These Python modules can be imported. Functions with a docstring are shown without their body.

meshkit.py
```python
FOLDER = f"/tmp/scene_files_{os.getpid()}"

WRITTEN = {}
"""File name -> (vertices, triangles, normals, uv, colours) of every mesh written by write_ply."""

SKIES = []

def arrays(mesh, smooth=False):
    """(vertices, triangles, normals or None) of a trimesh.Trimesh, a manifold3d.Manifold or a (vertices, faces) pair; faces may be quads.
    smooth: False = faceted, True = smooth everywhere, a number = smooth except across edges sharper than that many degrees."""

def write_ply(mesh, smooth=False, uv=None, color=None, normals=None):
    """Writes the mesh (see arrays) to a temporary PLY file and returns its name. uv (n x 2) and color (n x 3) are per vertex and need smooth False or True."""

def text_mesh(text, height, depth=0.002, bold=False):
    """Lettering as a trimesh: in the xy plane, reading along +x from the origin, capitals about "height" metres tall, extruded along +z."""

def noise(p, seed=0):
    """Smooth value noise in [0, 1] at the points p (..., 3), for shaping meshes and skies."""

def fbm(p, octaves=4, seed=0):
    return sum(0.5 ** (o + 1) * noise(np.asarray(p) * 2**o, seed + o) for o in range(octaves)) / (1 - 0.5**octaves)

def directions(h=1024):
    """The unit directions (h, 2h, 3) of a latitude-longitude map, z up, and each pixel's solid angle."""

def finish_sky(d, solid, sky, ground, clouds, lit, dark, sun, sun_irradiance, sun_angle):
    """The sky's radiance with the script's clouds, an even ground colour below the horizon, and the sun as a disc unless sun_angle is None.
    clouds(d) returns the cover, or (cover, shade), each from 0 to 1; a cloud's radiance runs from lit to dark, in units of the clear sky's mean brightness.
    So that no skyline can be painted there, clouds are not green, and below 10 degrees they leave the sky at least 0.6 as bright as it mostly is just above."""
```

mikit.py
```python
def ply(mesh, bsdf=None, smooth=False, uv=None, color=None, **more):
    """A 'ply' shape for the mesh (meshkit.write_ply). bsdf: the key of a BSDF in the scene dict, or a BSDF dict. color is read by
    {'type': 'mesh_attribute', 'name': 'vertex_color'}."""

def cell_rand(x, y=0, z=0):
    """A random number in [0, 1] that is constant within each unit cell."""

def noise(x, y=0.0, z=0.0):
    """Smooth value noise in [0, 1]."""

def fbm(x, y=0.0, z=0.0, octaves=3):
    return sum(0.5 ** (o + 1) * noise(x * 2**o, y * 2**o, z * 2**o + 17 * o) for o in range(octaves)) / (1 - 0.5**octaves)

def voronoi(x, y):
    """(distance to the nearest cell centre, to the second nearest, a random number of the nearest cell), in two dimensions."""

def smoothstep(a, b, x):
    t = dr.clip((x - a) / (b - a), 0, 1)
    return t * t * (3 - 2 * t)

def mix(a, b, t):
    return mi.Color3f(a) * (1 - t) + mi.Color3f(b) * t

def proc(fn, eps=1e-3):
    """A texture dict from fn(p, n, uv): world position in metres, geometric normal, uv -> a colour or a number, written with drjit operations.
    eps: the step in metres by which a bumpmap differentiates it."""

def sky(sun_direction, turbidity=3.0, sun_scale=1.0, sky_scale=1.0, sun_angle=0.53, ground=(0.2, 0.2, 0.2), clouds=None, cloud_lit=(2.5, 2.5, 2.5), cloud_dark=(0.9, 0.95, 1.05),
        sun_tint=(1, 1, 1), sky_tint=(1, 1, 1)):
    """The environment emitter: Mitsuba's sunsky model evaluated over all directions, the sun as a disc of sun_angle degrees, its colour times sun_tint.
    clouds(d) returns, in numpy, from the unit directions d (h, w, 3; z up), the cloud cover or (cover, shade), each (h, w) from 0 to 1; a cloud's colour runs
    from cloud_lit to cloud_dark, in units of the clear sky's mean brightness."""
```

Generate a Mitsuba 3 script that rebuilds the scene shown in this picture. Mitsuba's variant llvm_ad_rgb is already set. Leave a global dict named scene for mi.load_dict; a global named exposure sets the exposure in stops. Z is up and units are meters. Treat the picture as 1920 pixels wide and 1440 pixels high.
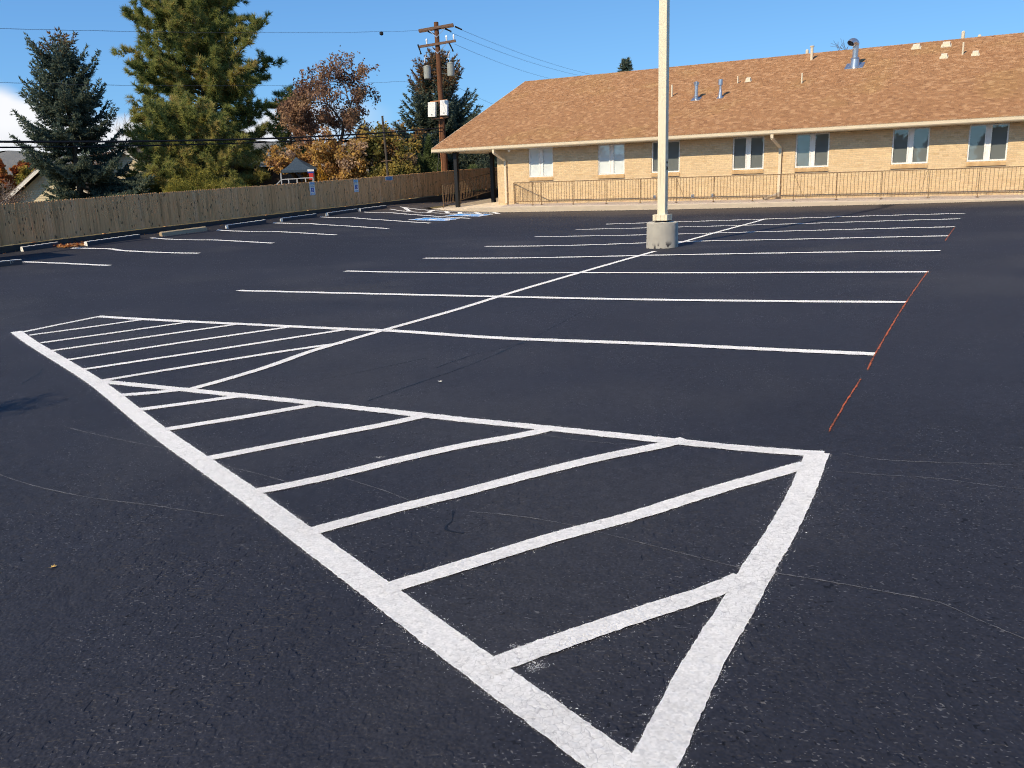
import math, random
import numpy as np, drjit as dr, mitsuba as mi, trimesh, mikit, meshkit
from mikit import noise, fbm, voronoi, cell_rand, smoothstep, mix, proc
from scipy.interpolate import RBFInterpolator
from shapely.geometry import Polygon, LineString, Point, box as sbox
from shapely.ops import unary_union

T = mi.ScalarTransform4f
scene, labels = {}, {}
exposure = 1.76

# ---------------------------------------------------------------- camera
CAM_Z, PITCH, ROLL, FOV = 1.783, 0.240347, 0.034688, 63.0167
cp, sp, cr, sr = math.cos(PITCH), math.sin(PITCH), math.cos(ROLL), math.sin(ROLL)
_r, _d, _f = np.array([1, 0, 0.]), np.array([0, -sp, -cp]), np.array([0, cp, -sp])
RIGHT, DOWN = cr * _r + sr * _d, -sr * _r + cr * _d
_m = np.eye(4)
_m[:3, 0], _m[:3, 1], _m[:3, 2], _m[:3, 3] = -RIGHT, -DOWN, _f, [0, 0, CAM_Z]
scene['camera'] = {'type': 'perspective', 'fov': FOV, 'fov_axis': 'x', 'near_clip': 0.05, 'far_clip': 20000.0,
                   'to_world': T(_m.tolist())}

# ---------------------------------------------------------------- sky and sun
SUN_AZ, SUN_EL = math.radians(46.4 + 180), math.radians(36.7)
SUN = [math.cos(SUN_EL) * math.cos(SUN_AZ), math.cos(SUN_EL) * math.sin(SUN_AZ), math.sin(SUN_EL)]


def clouds(d):
    """A low bank of cloud over the foothills, towards the left of the view."""
    el = np.degrees(np.arcsin(np.clip(d[..., 2], -1, 1)))
    az = np.degrees(np.arctan2(d[..., 0], d[..., 1]))          # 0 = straight ahead, negative to the left
    n = meshkit.fbm(np.stack([az * 0.22, el * 0.5, el * 0], -1), 5, 3)
    top = 4.4 + 2.2 * np.clip((-24 - az) / 7, 0, 1) + 1.6 * (meshkit.noise(np.stack([az * 0.16, az * 0, az * 0], -1), 5) - 0.45) + 2.4 * (n - 0.5)
    side = np.clip((-7 - az) / 8, 0, 1) * np.clip((az + 120) / 20, 0, 1)
    cover = np.clip((top - el) / 0.9, 0, 1) * side
    shade = np.clip(0.75 - (el - 0.5) * 0.18 + 0.8 * (n - 0.5), 0, 1) * 0.8
    return cover * 0.96, shade


scene['sky'] = mikit.sky(SUN, turbidity=2.6, sky_scale=1.2, sun_tint=(0.975, 1.0, 1.005), sky_tint=(0.60, 0.90, 1.18), clouds=clouds, cloud_lit=(3.2, 3.2, 3.25), cloud_dark=(2.1, 2.2, 2.4), ground=(0.12, 0.12, 0.11))

# ---------------------------------------------------------------- measured plan, in metres
PLAN = {"base_band":[[-6.862,11.5],[-6.196,10.634],[-5.278,9.481],[-4.096,7.993],[-2.521,5.85],[-2.037,5.224],[-1.546,4.589],[-1.091,3.975],[-0.801,3.589],[-0.531,3.23],[-0.194,2.777],[0.006,2.513],[0.245,2.198],[0.345,2.066]],"right_band":[[1.792,4.678],[1.644,4.393],[1.54,4.187],[1.225,3.618],[1.059,3.35],[0.891,3.059],[0.621,2.606],[0.379,2.156],[0.3,2.024]],"line0":[[-4.042,7.978],[-2.884,7.319],[-2.302,6.991],[-1.599,6.583],[-1.086,6.275],[-0.646,6.013],[-0.162,5.728],[0.246,5.5],[0.942,5.097],[1.442,4.817],[1.815,4.645]],"lower":[[[-3.535,7.317],[-3.227,7.331],[-2.98,7.381]],[[-3.118,6.755],[-2.721,6.872],[-2.308,7.01]],[[-2.638,6.106],[-2.135,6.299],[-1.582,6.547]],[[-2.068,5.324],[-1.369,5.654],[-0.888,5.878],[-0.628,6.037]],[[-1.562,4.641],[-1.185,4.797],[-0.783,5.021],[-0.34,5.244],[0.071,5.394],[0.264,5.496]],[[-1.087,4.006],[-0.679,4.234],[-0.3,4.419],[0.107,4.638],[0.548,4.849],[0.924,4.994],[1.092,5.076]],[[-0.597,3.349],[-0.257,3.527],[0.162,3.751],[0.629,3.969],[1.088,4.221],[1.446,4.396],[1.662,4.502]],[[-0.123,2.705],[0.113,2.83],[0.477,3.004],[0.794,3.15],[0.95,3.244]]],"left_edge":[[-6.736,11.383],[-6.477,11.906],[-6.162,12.493]],"line1":[[-6.2,12.507],[-5.255,11.927],[-4.405,11.435],[-2.77,10.497],[-2.059,10.081],[-1.494,9.778],[-0.138,8.858],[1.467,7.984],[2.25,7.514],[3.123,7.005]],"upper":[[[-6.458,11.108],[-5.875,11.46],[-5.237,11.921]],[[-5.945,10.438],[-5.23,10.863],[-4.38,11.426]],[[-5.477,9.834],[-4.54,10.386],[-3.586,10.961]],[[-4.978,9.172],[-3.922,9.819],[-2.757,10.474]],[[-4.512,8.581],[-3.332,9.209],[-2.01,9.992]],[[-4.024,7.974],[-3.003,8.57],[-2.414,8.898],[-1.866,9.129]]],"center":[[[-2.934,7.35],[-2.429,8.113],[-2.139,8.758],[-1.878,9.193],[-1.522,9.753],[-0.677,11.069],[-0.134,12.054],[1.276,14.498],[3.082,17.591]],[[3.839,19.15],[5.628,22.331],[8.098,26.537]]],"stall":[[[-4.773,14.734],[-2.241,13.275],[-0.133,12.026],[1.719,10.907],[3.214,10.088],[4.517,9.409]],[[-3.313,17.071],[-0.515,15.34],[1.347,14.372],[3.848,12.912],[5.921,11.759]],[[-1.889,19.03],[0.541,17.724],[3.052,16.692],[5.387,15.479],[7.372,14.302]],[[-0.558,21.514],[1.911,20.294],[3.97,19.743],[6.392,18.405],[8.839,16.888]],[[0.797,24.06],[3.701,22.607],[6.092,21.477],[10.053,18.966]],[[2.152,26.304],[4.171,25.487],[7.505,23.834],[11.387,21.265]],[[3.309,28.257],[5.419,27.6],[8.968,25.913],[12.464,23.083]]],"left_stall":[[[-12.913,22.526],[-11.427,21.733],[-9.83,20.798]],[[-13.182,25.639],[-12.016,25.41],[-11.225,24.704],[-8.442,23.132]],[[-11.812,28.186],[-9.454,27.315],[-7.054,25.535]],[[-10.393,30.534],[-8.292,30.03],[-5.605,27.846]],[[-9.026,32.956],[-7.645,33.031],[-4.169,29.931]],[[-7.71,35.32],[-6.404,35.405],[-2.855,31.953]],[[-6.249,37.499],[-5.008,37.471],[-1.446,33.837]]],"hc_lines":[[[-5.255,38.864],[-4.283,37.915],[-2.677,36.933],[-0.426,36.004]],[[-4.906,39.814],[-3.747,38.784],[-2.677,37.984],[-1.634,37.416],[-0.435,36.899]],[[-4.75,39.752],[-4.308,38.153]],[[-3.303,38.685],[-3.415,37.457]],[[-2.687,38.13],[-2.514,36.914]],[[-2.042,37.63],[-1.963,36.52]],[[-1.322,37.193],[-1.107,36.134]],[[-0.553,37.13],[-0.313,35.942]]],"chalk":[[[5.975,11.869],[4.653,9.647],[3.855,8.274],[3.111,6.976],[2.838,6.479]],[[2.687,6.237],[2.271,5.53],[1.99,5.037]],[[10.015,18.895],[8.275,15.909]]],"hc_boxes":[[[-3.772,34.08],[-3.169,35.008],[-1.942,33.603],[-2.513,32.479]],[[-2.447,35.881],[-1.723,36.79],[-0.736,35.652],[-1.376,34.239]]],"cracks":{"c1":[[-1.173,6.559],[-0.83,7.028],[-0.392,7.618],[0.155,8.583],[0.506,9.34],[0.886,10.218]],"c2":[[-0.69,7.594],[-0.409,8.02],[0.014,8.406],[0.241,8.671]],"c3":[[-1.75,7.428],[-1.395,7.643],[-1.145,7.837],[-0.831,8.05]],"w1":[[1.725,4.403],[1.96,4.292],[2.25,4.174],[2.434,4.049],[2.588,3.962]],"w2":[[0.955,3.365],[1.092,3.277],[1.3,3.163],[1.475,3.059],[1.637,2.953],[1.722,2.805],[1.808,2.668]],"w3":[[-0.25,4.148],[-0.024,4.062],[0.244,3.913],[0.417,3.778],[0.666,3.577],[0.98,3.326]],"w4":[[-1.057,4.809],[-0.759,4.54],[-0.455,4.218]],"w5":[[-3.569,6.394],[-2.771,5.829],[-2.358,5.567],[-1.988,5.246],[-1.544,4.918],[-1.297,4.72]],"w6":[[0.168,5.385],[0.472,5.174],[0.827,5.015]],"w7":[[-7.812,12.738],[-7.775,13.565]],"w8":[[1.926,4.651],[2.084,4.509],[2.417,4.39],[2.718,4.297]],"w9":[[-3.438,5.301],[-2.647,4.789],[-2.052,4.524],[-1.614,4.316]],"d1":[[-0.337,4.177],[-0.335,4.059],[-0.365,3.964],[-0.266,3.885]],"d2":[[-4.865,8.089],[-4.931,8.553],[-5.051,8.829]]},"ws":[[[-13.221,21.066],[-12.548,21.844]],[[-12.888,26.071],[-12.055,27.967]],[[-11.573,28.567],[-10.653,30.288]],[[-10.084,30.89],[-9.219,32.761]],[[-8.732,33.347],[-7.8,35.231]],[[-7.43,35.688],[-6.494,37.429]],[[-6.375,37.556],[-5.427,39.066]]],"wsB":[[-14.257,24.977,0.159],[-13.693,25.935,0.188]],"leafpile":[[-13.597,25.86],[-13.005,26.321]],"leaf":[[-2.291,3.801],[-0.622,7.028]],"polebase":[[3.54,19.308]],"shadowtips":[[-12.167,23.928],[-4.197,7.426],[-4.471,7.057]],"ctrl":[[-7.437,9.952,-0.078],[-4.357,8.179,-0.008],[-1.277,6.406,0.07],[1.802,4.634,0.151],[-6.069,12.329,-0.013],[-2.989,10.556,0.054],[0.091,8.784,0.132],[3.171,7.011,0.218],[-4.7,14.706,0.039],[-1.621,12.934,0.102],[1.459,11.161,0.182],[4.539,9.389,0.272],[-3.332,17.084,0.081],[-0.252,15.311,0.14],[2.828,13.539,0.22],[5.907,11.766,0.315],[-1.964,19.461,0.114],[1.116,17.689,0.17],[4.196,15.916,0.251],[7.276,14.143,0.35],[-0.596,21.838,0.143],[2.484,20.066,0.196],[5.564,18.293,0.276],[8.644,16.521,0.38],[0.773,24.216,0.171],[3.853,22.443,0.219],[6.932,20.671,0.3],[10.012,18.898,0.407],[2.141,26.593,0.199],[5.221,24.821,0.243],[8.301,23.048,0.324],[11.38,21.276,0.435],[3.509,28.971,0.231],[6.589,27.198,0.271],[9.669,25.425,0.351],[12.749,23.653,0.466],[-9.752,20.673,0.045],[-12.092,22.019,0.071],[-14.498,23.404,0.122],[-8.383,23.05,0.099],[-10.724,24.397,0.136],[-13.13,25.782,0.202],[-7.015,25.427,0.148],[-9.355,26.774,0.197],[-11.761,28.159,0.277],[-5.647,27.805,0.196],[-7.987,29.152,0.256],[-10.393,30.536,0.351],[-4.279,30.182,0.245],[-6.619,31.529,0.317],[-9.025,32.914,0.427],[-2.91,32.56,0.298],[-5.251,33.906,0.382],[-7.657,35.291,0.506],[-1.542,34.937,0.358],[-3.882,36.284,0.454],[-6.288,37.668,0.593],[-6.0,0.0,-0.232],[-6.0,2.0,-0.176],[-6.0,5.0,-0.111],[-6.0,8.0,-0.062],[-3.0,0.0,-0.112],[-3.0,2.0,-0.062],[-3.0,5.0,-0.006],[-3.0,8.0,0.032],[0.0,0.0,0.0],[0.0,2.0,0.046],[0.0,5.0,0.095],[0.0,8.0,0.125],[3.0,0.0,0.106],[3.0,2.0,0.15],[3.0,5.0,0.195],[3.0,8.0,0.219],[6.0,0.0,0.208],[6.0,2.0,0.251],[6.0,5.0,0.294],[6.0,8.0,0.315],[0.029,37.638,0.418],[2.303,36.35,0.432],[4.633,35.031,0.442],[9.174,32.458,0.474],[11.69,31.033,0.499],[13.996,29.727,0.522],[16.982,28.036,0.569],[-14.857,24.804,0.195],[-14.368,25.637,0.251],[-13.844,26.527,0.328],[-12.69,28.488,0.411],[-10.863,31.593,0.562],[-9.218,34.389,0.671],[-7.261,37.715,0.779],[-5.677,40.407,0.809],[-3.995,43.265,0.801],[-2.772,45.344,0.761]],"smudges":[[[-0.775,5.01],0.03,260],[[-0.67,5.069],0.022,160],[[-0.869,5.129],0.018,90],[[-0.084,5.347],0.025,160],[[0.048,2.702],0.022,260],[[-0.026,2.839],0.012,70]],"fv":[0.5071157816615901,0.8618779403081126],"fn":[-0.8618779403081126,0.5071157816615901],"FB":25.503960689248057}
BY = -0.5153
BU, BN, B0 = np.array([math.cos(BY), math.sin(BY)]), np.array([-math.sin(BY), math.cos(BY)]), 33.658   # along the front wall, into the building
FV, FN, FB = np.array(PLAN['fv']), np.array(PLAN['fn']), PLAN['FB']                                     # along the fence, behind the fence
SU = np.array([math.cos(-0.5222), math.sin(-0.5222)])                                                   # along a stall line
_ctrl = np.array(PLAN['ctrl'])
_lot = RBFInterpolator(_ctrl[:, :2], _ctrl[:, 2], smoothing=1.0, kernel='thin_plate_spline')


def lot_z(x, y):
    """Height of the car park at a point: it falls to the left and rises to the back."""
    x, y = np.broadcast_arrays(np.asarray(x, float), np.asarray(y, float))
    xx, yy = np.clip(x, -24, 24), np.clip(y, -8, 52)
    return _lot(np.stack([xx.ravel(), yy.ravel()], -1)).reshape(x.shape)


def bw(a, b, z):
    """Point of the building's frame (a along the front wall, b into the building) in the world."""
    q = np.multiply.outer(np.asarray(a, float), BU) + np.multiply.outer(np.asarray(b, float) + B0, BN)
    return np.concatenate([q, np.broadcast_to(np.asarray(z, float), q.shape[:-1])[..., None]], -1)


def fw(t, s, z):
    """Point of the fence's frame (t along it, s behind it)."""
    return np.array([*(FV * t + FN * (FB + s)), z])


# ---------------------------------------------------------------- mesh helpers
class MB:
    def __init__(self):
        self.v, self.f, self.c, self.n = [], [], [], 0

    def add(self, v, f, c=None):
        v, f = np.asarray(v, float).reshape(-1, 3), np.asarray(f, int)
        if f.shape[1] == 4:
            f = np.vstack([f[:, [0, 1, 2]], f[:, [0, 2, 3]]])
        self.v.append(v); self.f.append(f + self.n); self.n += len(v)
        self.c.append(np.broadcast_to(np.asarray(c if c is not None else (1, 1, 1), float), v.shape))
        return self

    def hexa(self, p):
        """Eight corners: four of one end in order, four of the other."""
        return self.add(p, [[0, 3, 2, 1], [4, 5, 6, 7], [0, 1, 5, 4], [1, 2, 6, 5], [2, 3, 7, 6], [3, 0, 4, 7]])

    def box(self, o, ax, ay, az):
        """Box centred on o with half axes ax, ay, az."""
        o, ax, ay, az = (np.asarray(q, float) for q in (o, ax, ay, az))
        return self.hexa([o + sx * ax + sy * ay + sz * az for sz in (-1, 1) for sx, sy in ((-1, -1), (1, -1), (1, 1), (-1, 1))])

    def bbox(self, a0, a1, b0, b1, z0, z1):
        """Box of the building's frame."""
        return self.hexa([bw(a, b, z) for z in (z0, z1) for a, b in ((a0, b0), (a1, b0), (a1, b1), (a0, b1))])

    def fbox(self, t0, t1, s0, s1, z00, z01, z10, z11):
        """Box of the fence's frame, its floor and top sloping from t0 to t1."""
        return self.hexa([fw(t0, s0, z00), fw(t0, s1, z00), fw(t1, s1, z10), fw(t1, s0, z10), fw(t0, s0, z01), fw(t0, s1, z01), fw(t1, s1, z11), fw(t1, s0, z11)][:8])

    def tube(self, pts, radii, sides=6, cap=True, c=None):
        p = np.asarray(pts, float); r = np.broadcast_to(np.asarray(radii, float), (len(p),))
        t = np.gradient(p, axis=0); t /= np.linalg.norm(t, axis=1, keepdims=True) + 1e-12
        ref = np.array([0, 0, 1.]) if abs(t[0, 2]) < 0.9 else np.array([1., 0, 0])
        a = np.cross(t, ref); a /= np.linalg.norm(a, axis=1, keepdims=True) + 1e-12
        b = np.cross(t, a); an = np.arange(sides) * 2 * np.pi / sides
        v = p[:, None] + r[:, None, None] * (np.cos(an)[None, :, None] * a[:, None] + np.sin(an)[None, :, None] * b[:, None])
        i, j = np.meshgrid(np.arange(len(p) - 1), np.arange(sides), indexing='ij')
        q = np.stack([i * sides + j, i * sides + (j + 1) % sides, (i + 1) * sides + (j + 1) % sides, (i + 1) * sides + j], -1).reshape(-1, 4)
        f = np.vstack([q[:, [0, 1, 2]], q[:, [0, 2, 3]]])
        v = v.reshape(-1, 3)
        if cap:
            k = len(v)
            v = np.vstack([v, p[:1], p[-1:]])
            e = np.arange(sides)
            f = np.vstack([f, np.stack([(e + 1) % sides, e, e * 0 + k], 1), np.stack([k - sides + e, k - sides + (e + 1) % sides, e * 0 + k + 1], 1)])
        return self.add(v, f[:, ::-1], c)

    def bar(self, p, q, w, d, up=(0, 0, 1)):
        """Square bar from p to q, w wide and d deep."""
        p, q = np.asarray(p, float), np.asarray(q, float)
        t = (q - p) / np.linalg.norm(q - p)
        a = np.cross(t, up); a /= np.linalg.norm(a); b = np.cross(a, t)
        return self.box((p + q) / 2, (q - p) / 2, a * w / 2, b * d / 2)

    def prism(self, poly, z0, z1, frame=None):
        m = extrude(poly, z1 - z0)
        v = np.array(m.vertices); v[:, 2] += z0
        return self.add(frame(v) if frame else v, m.faces)

    def mesh(self):
        return np.vstack(self.v), np.vstack(self.f)

    def colors(self):
        return np.vstack(self.c)


def extrude(poly, h, engine='earcut'):
    return trimesh.util.concatenate([trimesh.creation.extrude_polygon(g, h, engine='earcut') for g in getattr(poly, 'geoms', [poly])])


def numbered(key):
    if key not in used:
        used.add(key); return key
    k = 1
    while f'{key}_{k:03d}' in used:
        k += 1
    used.add(f'{key}_{k:03d}')
    return f'{key}_{k:03d}'


used = set()


def thing(name, label, category, group=None):
    """A top-level thing that is made of parts only: the key their keys start with."""
    k = numbered(name)
    labels[k] = {'label': label, 'category': category, **({'group': group} if group else {})}
    return k


def put(name, mb, bsdf, parent=None, smooth=False, label=None, category=None, group=None, kind=None, color=False, uv=None):
    k = numbered(f'{parent}__{name}' if parent else name)
    mesh = mb.mesh() if isinstance(mb, MB) else mb
    scene[k] = mikit.ply(mesh, bsdf, smooth=smooth, color=mb.colors() if color else None, uv=uv)
    said = {a: b for a, b in dict(label=label, category=category, group=group, kind=kind).items() if b}
    if said:
        labels[k] = said
    return k


# ---------------------------------------------------------------- materials
def bsdf(name, d):
    scene[name] = d
    return name


def plain(name, rgb, rough=0.7, spec=0.3, metallic=0.0, **more):
    return bsdf(name, {'type': 'twosided', 'bsdf': {'type': 'principled', 'base_color': {'type': 'rgb', 'value': list(rgb)}, 'roughness': rough, 'specular': spec, 'metallic': metallic, **more}})


def textured(name, fn, rough=0.7, spec=0.3, bump=None, scale=1.0, eps=1e-3, metallic=0.0):
    core = {'type': 'principled', 'base_color': proc(fn), 'roughness': rough if isinstance(rough, float) else proc(rough), 'specular': spec, 'metallic': metallic}
    if bump:
        core = {'type': 'bumpmap', 'arbitrary': proc(bump, eps), 'scale': scale, 'bsdf': core}
    return bsdf(name, {'type': 'twosided', 'bsdf': core})


def asphalt_color(p, n, uv):
    wide = fbm(p.x * 0.22, p.y * 0.22, 0, 4)
    drag = fbm(p.x * 1.1 + p.y * 1.6, p.y * 0.35 - p.x * 0.22, 3, 3)         # squeegee streaks of the sealcoat
    dust = smoothstep(0.52, 0.8, fbm(p.x * 0.5 + 9, p.y * 0.5, 5, 4))
    b = p.x * float(BN[0]) + p.y * float(BN[1]) - B0
    old = smoothstep(-5.2, -2.2, b + 1.6 * (wide - 0.5)) * smoothstep(0.3, 0.75, drag + 0.25)   # thin sealer, browner, along the kerb
    c = mix((0.0170, 0.0185, 0.0262), (0.0275, 0.0290, 0.0398), 0.6 * wide + 0.5 * drag)
    c = mix(c, (0.066, 0.065, 0.066), 0.22 * dust)
    c = mix(c, (0.070, 0.059, 0.053), 0.85 * old)
    patch = smoothstep(0.36, 0.66, fbm(p.x * 1.9, p.y * 1.9, 8, 3))
    grit_glint = smoothstep(0.84, 0.95, noise(p.x * 105 + p.y * 40, p.y * 150, 2)) * (0.3 + 0.7 * patch)  # aggregate chips, plus sun glints on pit edges painted as pale flecks
    hole = smoothstep(0.84, 0.95, noise(p.x * 62, p.y * 75, 9)) * patch
    c = c * (0.78 + 0.44 * noise(p.x * 120, p.y * 120, 4)) * (0.90 + 0.2 * noise(p.x * 24, p.y * 24, 1))
    c = mix(c, (0.17, 0.17, 0.18), 0.62 * grit_glint)
    return mix(c, (0.004, 0.004, 0.005), 0.8 * hole)


def asphalt_height(p, n, uv):
    q = p.x + 0.004 * noise(p.x * 40, p.y * 40, 7)
    worn = smoothstep(0.3, 0.7, fbm(p.x * 1.3, p.y * 1.3, 4, 2))
    pits = smoothstep(0.66, 0.86, noise(q * 42, p.y * 42, 1)) * (0.35 + 0.65 * worn)
    grains = noise(q * 95, p.y * 95, 3)
    return 0.0026 * grains - 0.005 * pits + 0.004 * noise(p.x * 14, p.y * 14, 5) + 0.012 * noise(p.x * 2.1, p.y * 2.1, 6)


textured('asphalt', asphalt_color, rough=0.68, spec=0.32, bump=asphalt_height)


def paint_color(p, n, uv):
    thin = smoothstep(0.58, 0.8, fbm(p.x * 1.7, p.y * 1.7, 1, 3))
    pin = smoothstep(0.80, 0.92, noise(p.x * 52 + p.y * 31, p.y * 52 - p.x * 31, 4))
    f1, f2, w = voronoi(p.x * 26 + 0.7 * noise(p.x * 50, p.y * 50, 2), p.y * 26 + 0.7 * noise(p.x * 50, p.y * 50, 9))
    crack = (1 - smoothstep(0.0, 0.07, f2 - f1)) * smoothstep(0.42, 0.62, fbm(p.x * 1.2 + 4, p.y * 1.2, 2, 2))
    c = mix((0.74, 0.74, 0.725), (0.64, 0.64, 0.63), 0.6 * thin) * (0.86 + 0.26 * noise(p.x * 130, p.y * 130, 6)) * (0.94 + 0.12 * noise(p.x * 35, p.y * 35, 2))
    return mix(mix(c, (0.30, 0.30, 0.30), 0.30 * pin), (0.30, 0.30, 0.30), 0.6 * crack)


def paint_height(p, n, uv):
    f1, f2, w = voronoi(p.x * 26 + 0.7 * noise(p.x * 50, p.y * 50, 2), p.y * 26 + 0.7 * noise(p.x * 50, p.y * 50, 9))
    return 0.0011 * smoothstep(0.0, 0.14, f2 - f1) + 0.0011 * noise(p.x * 95 + p.y * 40, p.y * 95 - p.x * 40, 3) + 0.0016 * noise(p.x * 38, p.y * 38, 5)


textured('line_paint', paint_color, rough=0.62, spec=0.3, bump=paint_height)
textured('blue_paint', lambda p, n, uv: mix((0.045, 0.22, 0.56), (0.10, 0.33, 0.68), fbm(p.x * 3, p.y * 3, 0, 3)), rough=0.6)
textured('chalk_paint', lambda p, n, uv: mix((0.40, 0.10, 0.05), (0.16, 0.06, 0.04), smoothstep(0.42, 0.72, noise(p.x * 55, p.y * 55, 1))), rough=0.9, spec=0.1)
plain('crack_dark', (0.009, 0.009, 0.011), 0.5, 0.4)
textured('crack_light', lambda p, n, uv: mix((0.08, 0.08, 0.085), (0.19, 0.19, 0.20), noise(p.x * 23, p.y * 23, 2)), rough=0.6)  # sun catching cracks and ridges, painted in as a pale colour
textured('concrete', lambda p, n, uv: mix((0.56, 0.48, 0.37), (0.43, 0.365, 0.285), fbm(p.x * 2.3, p.y * 2.3, p.z * 5, 4)), rough=0.85, bump=lambda p, n, uv: 0.004 * fbm(p.x * 30, p.y * 30, p.z * 30, 3))
textured('base_concrete', lambda p, n, uv: mix(mix((0.45, 0.43, 0.38), (0.33, 0.315, 0.28), fbm(p.x * 5, p.y * 5, p.z * 7, 4)), (0.05, 0.05, 0.055), smoothstep(0.62, 0.7, noise(p.x * 26, p.y * 26, p.z * 6)) * smoothstep(0.42, 0.30, p.z + 0.08 * noise(p.x * 9, p.y * 9, 1))), rough=0.9, bump=lambda p, n, uv: 0.006 * fbm(p.x * 22, p.y * 22, p.z * 22, 4))
textured('walk_gravel', lambda p, n, uv: mix((0.30, 0.25, 0.22), (0.44, 0.38, 0.33), noise(p.x * 26, p.y * 26, 1)), rough=0.95, spec=0.1, bump=lambda p, n, uv: 0.012 * noise(p.x * 30, p.y * 30, 2))
textured('yard_soil', lambda p, n, uv: mix((0.13, 0.11, 0.06), (0.20, 0.17, 0.10), fbm(p.x * 0.6, p.y * 0.6, 0, 5)), rough=1.0, spec=0.0)
textured('far_hill', lambda p, n, uv: mix((0.12, 0.13, 0.13), (0.17, 0.165, 0.16), fbm(p.x * 0.006, p.y * 0.006, p.z * 0.02, 4)), rough=1.0, spec=0.0)


def bcoord(p):
    return p.x * float(BU[0]) + p.y * float(BU[1]), p.x * float(BN[0]) + p.y * float(BN[1]) - B0


BRICK_Z0, COURSE, BRICK_L = 0.62, 0.0677, 0.2032


def brick_color(p, n, uv):
    a, b = bcoord(p)
    row = dr.floor((p.z - BRICK_Z0) / COURSE)
    shift = 0.5 * (row - 2 * dr.floor(row / 2))
    col = dr.floor(a / BRICK_L + shift)
    t, u = cell_rand(col, row, 1), cell_rand(col, row, 2)
    c = mix((0.70, 0.535, 0.335), (0.63, 0.465, 0.275), t)
    c = mix(c, (0.76, 0.58, 0.34), 0.5 * smoothstep(0.72, 0.85, u))
    c = mix(c, (0.45, 0.29, 0.15), 0.45 * smoothstep(0.90, 0.96, u))
    return c * (0.86 + 0.28 * fbm(a * 35, p.z * 60, 3, 2))


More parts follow.
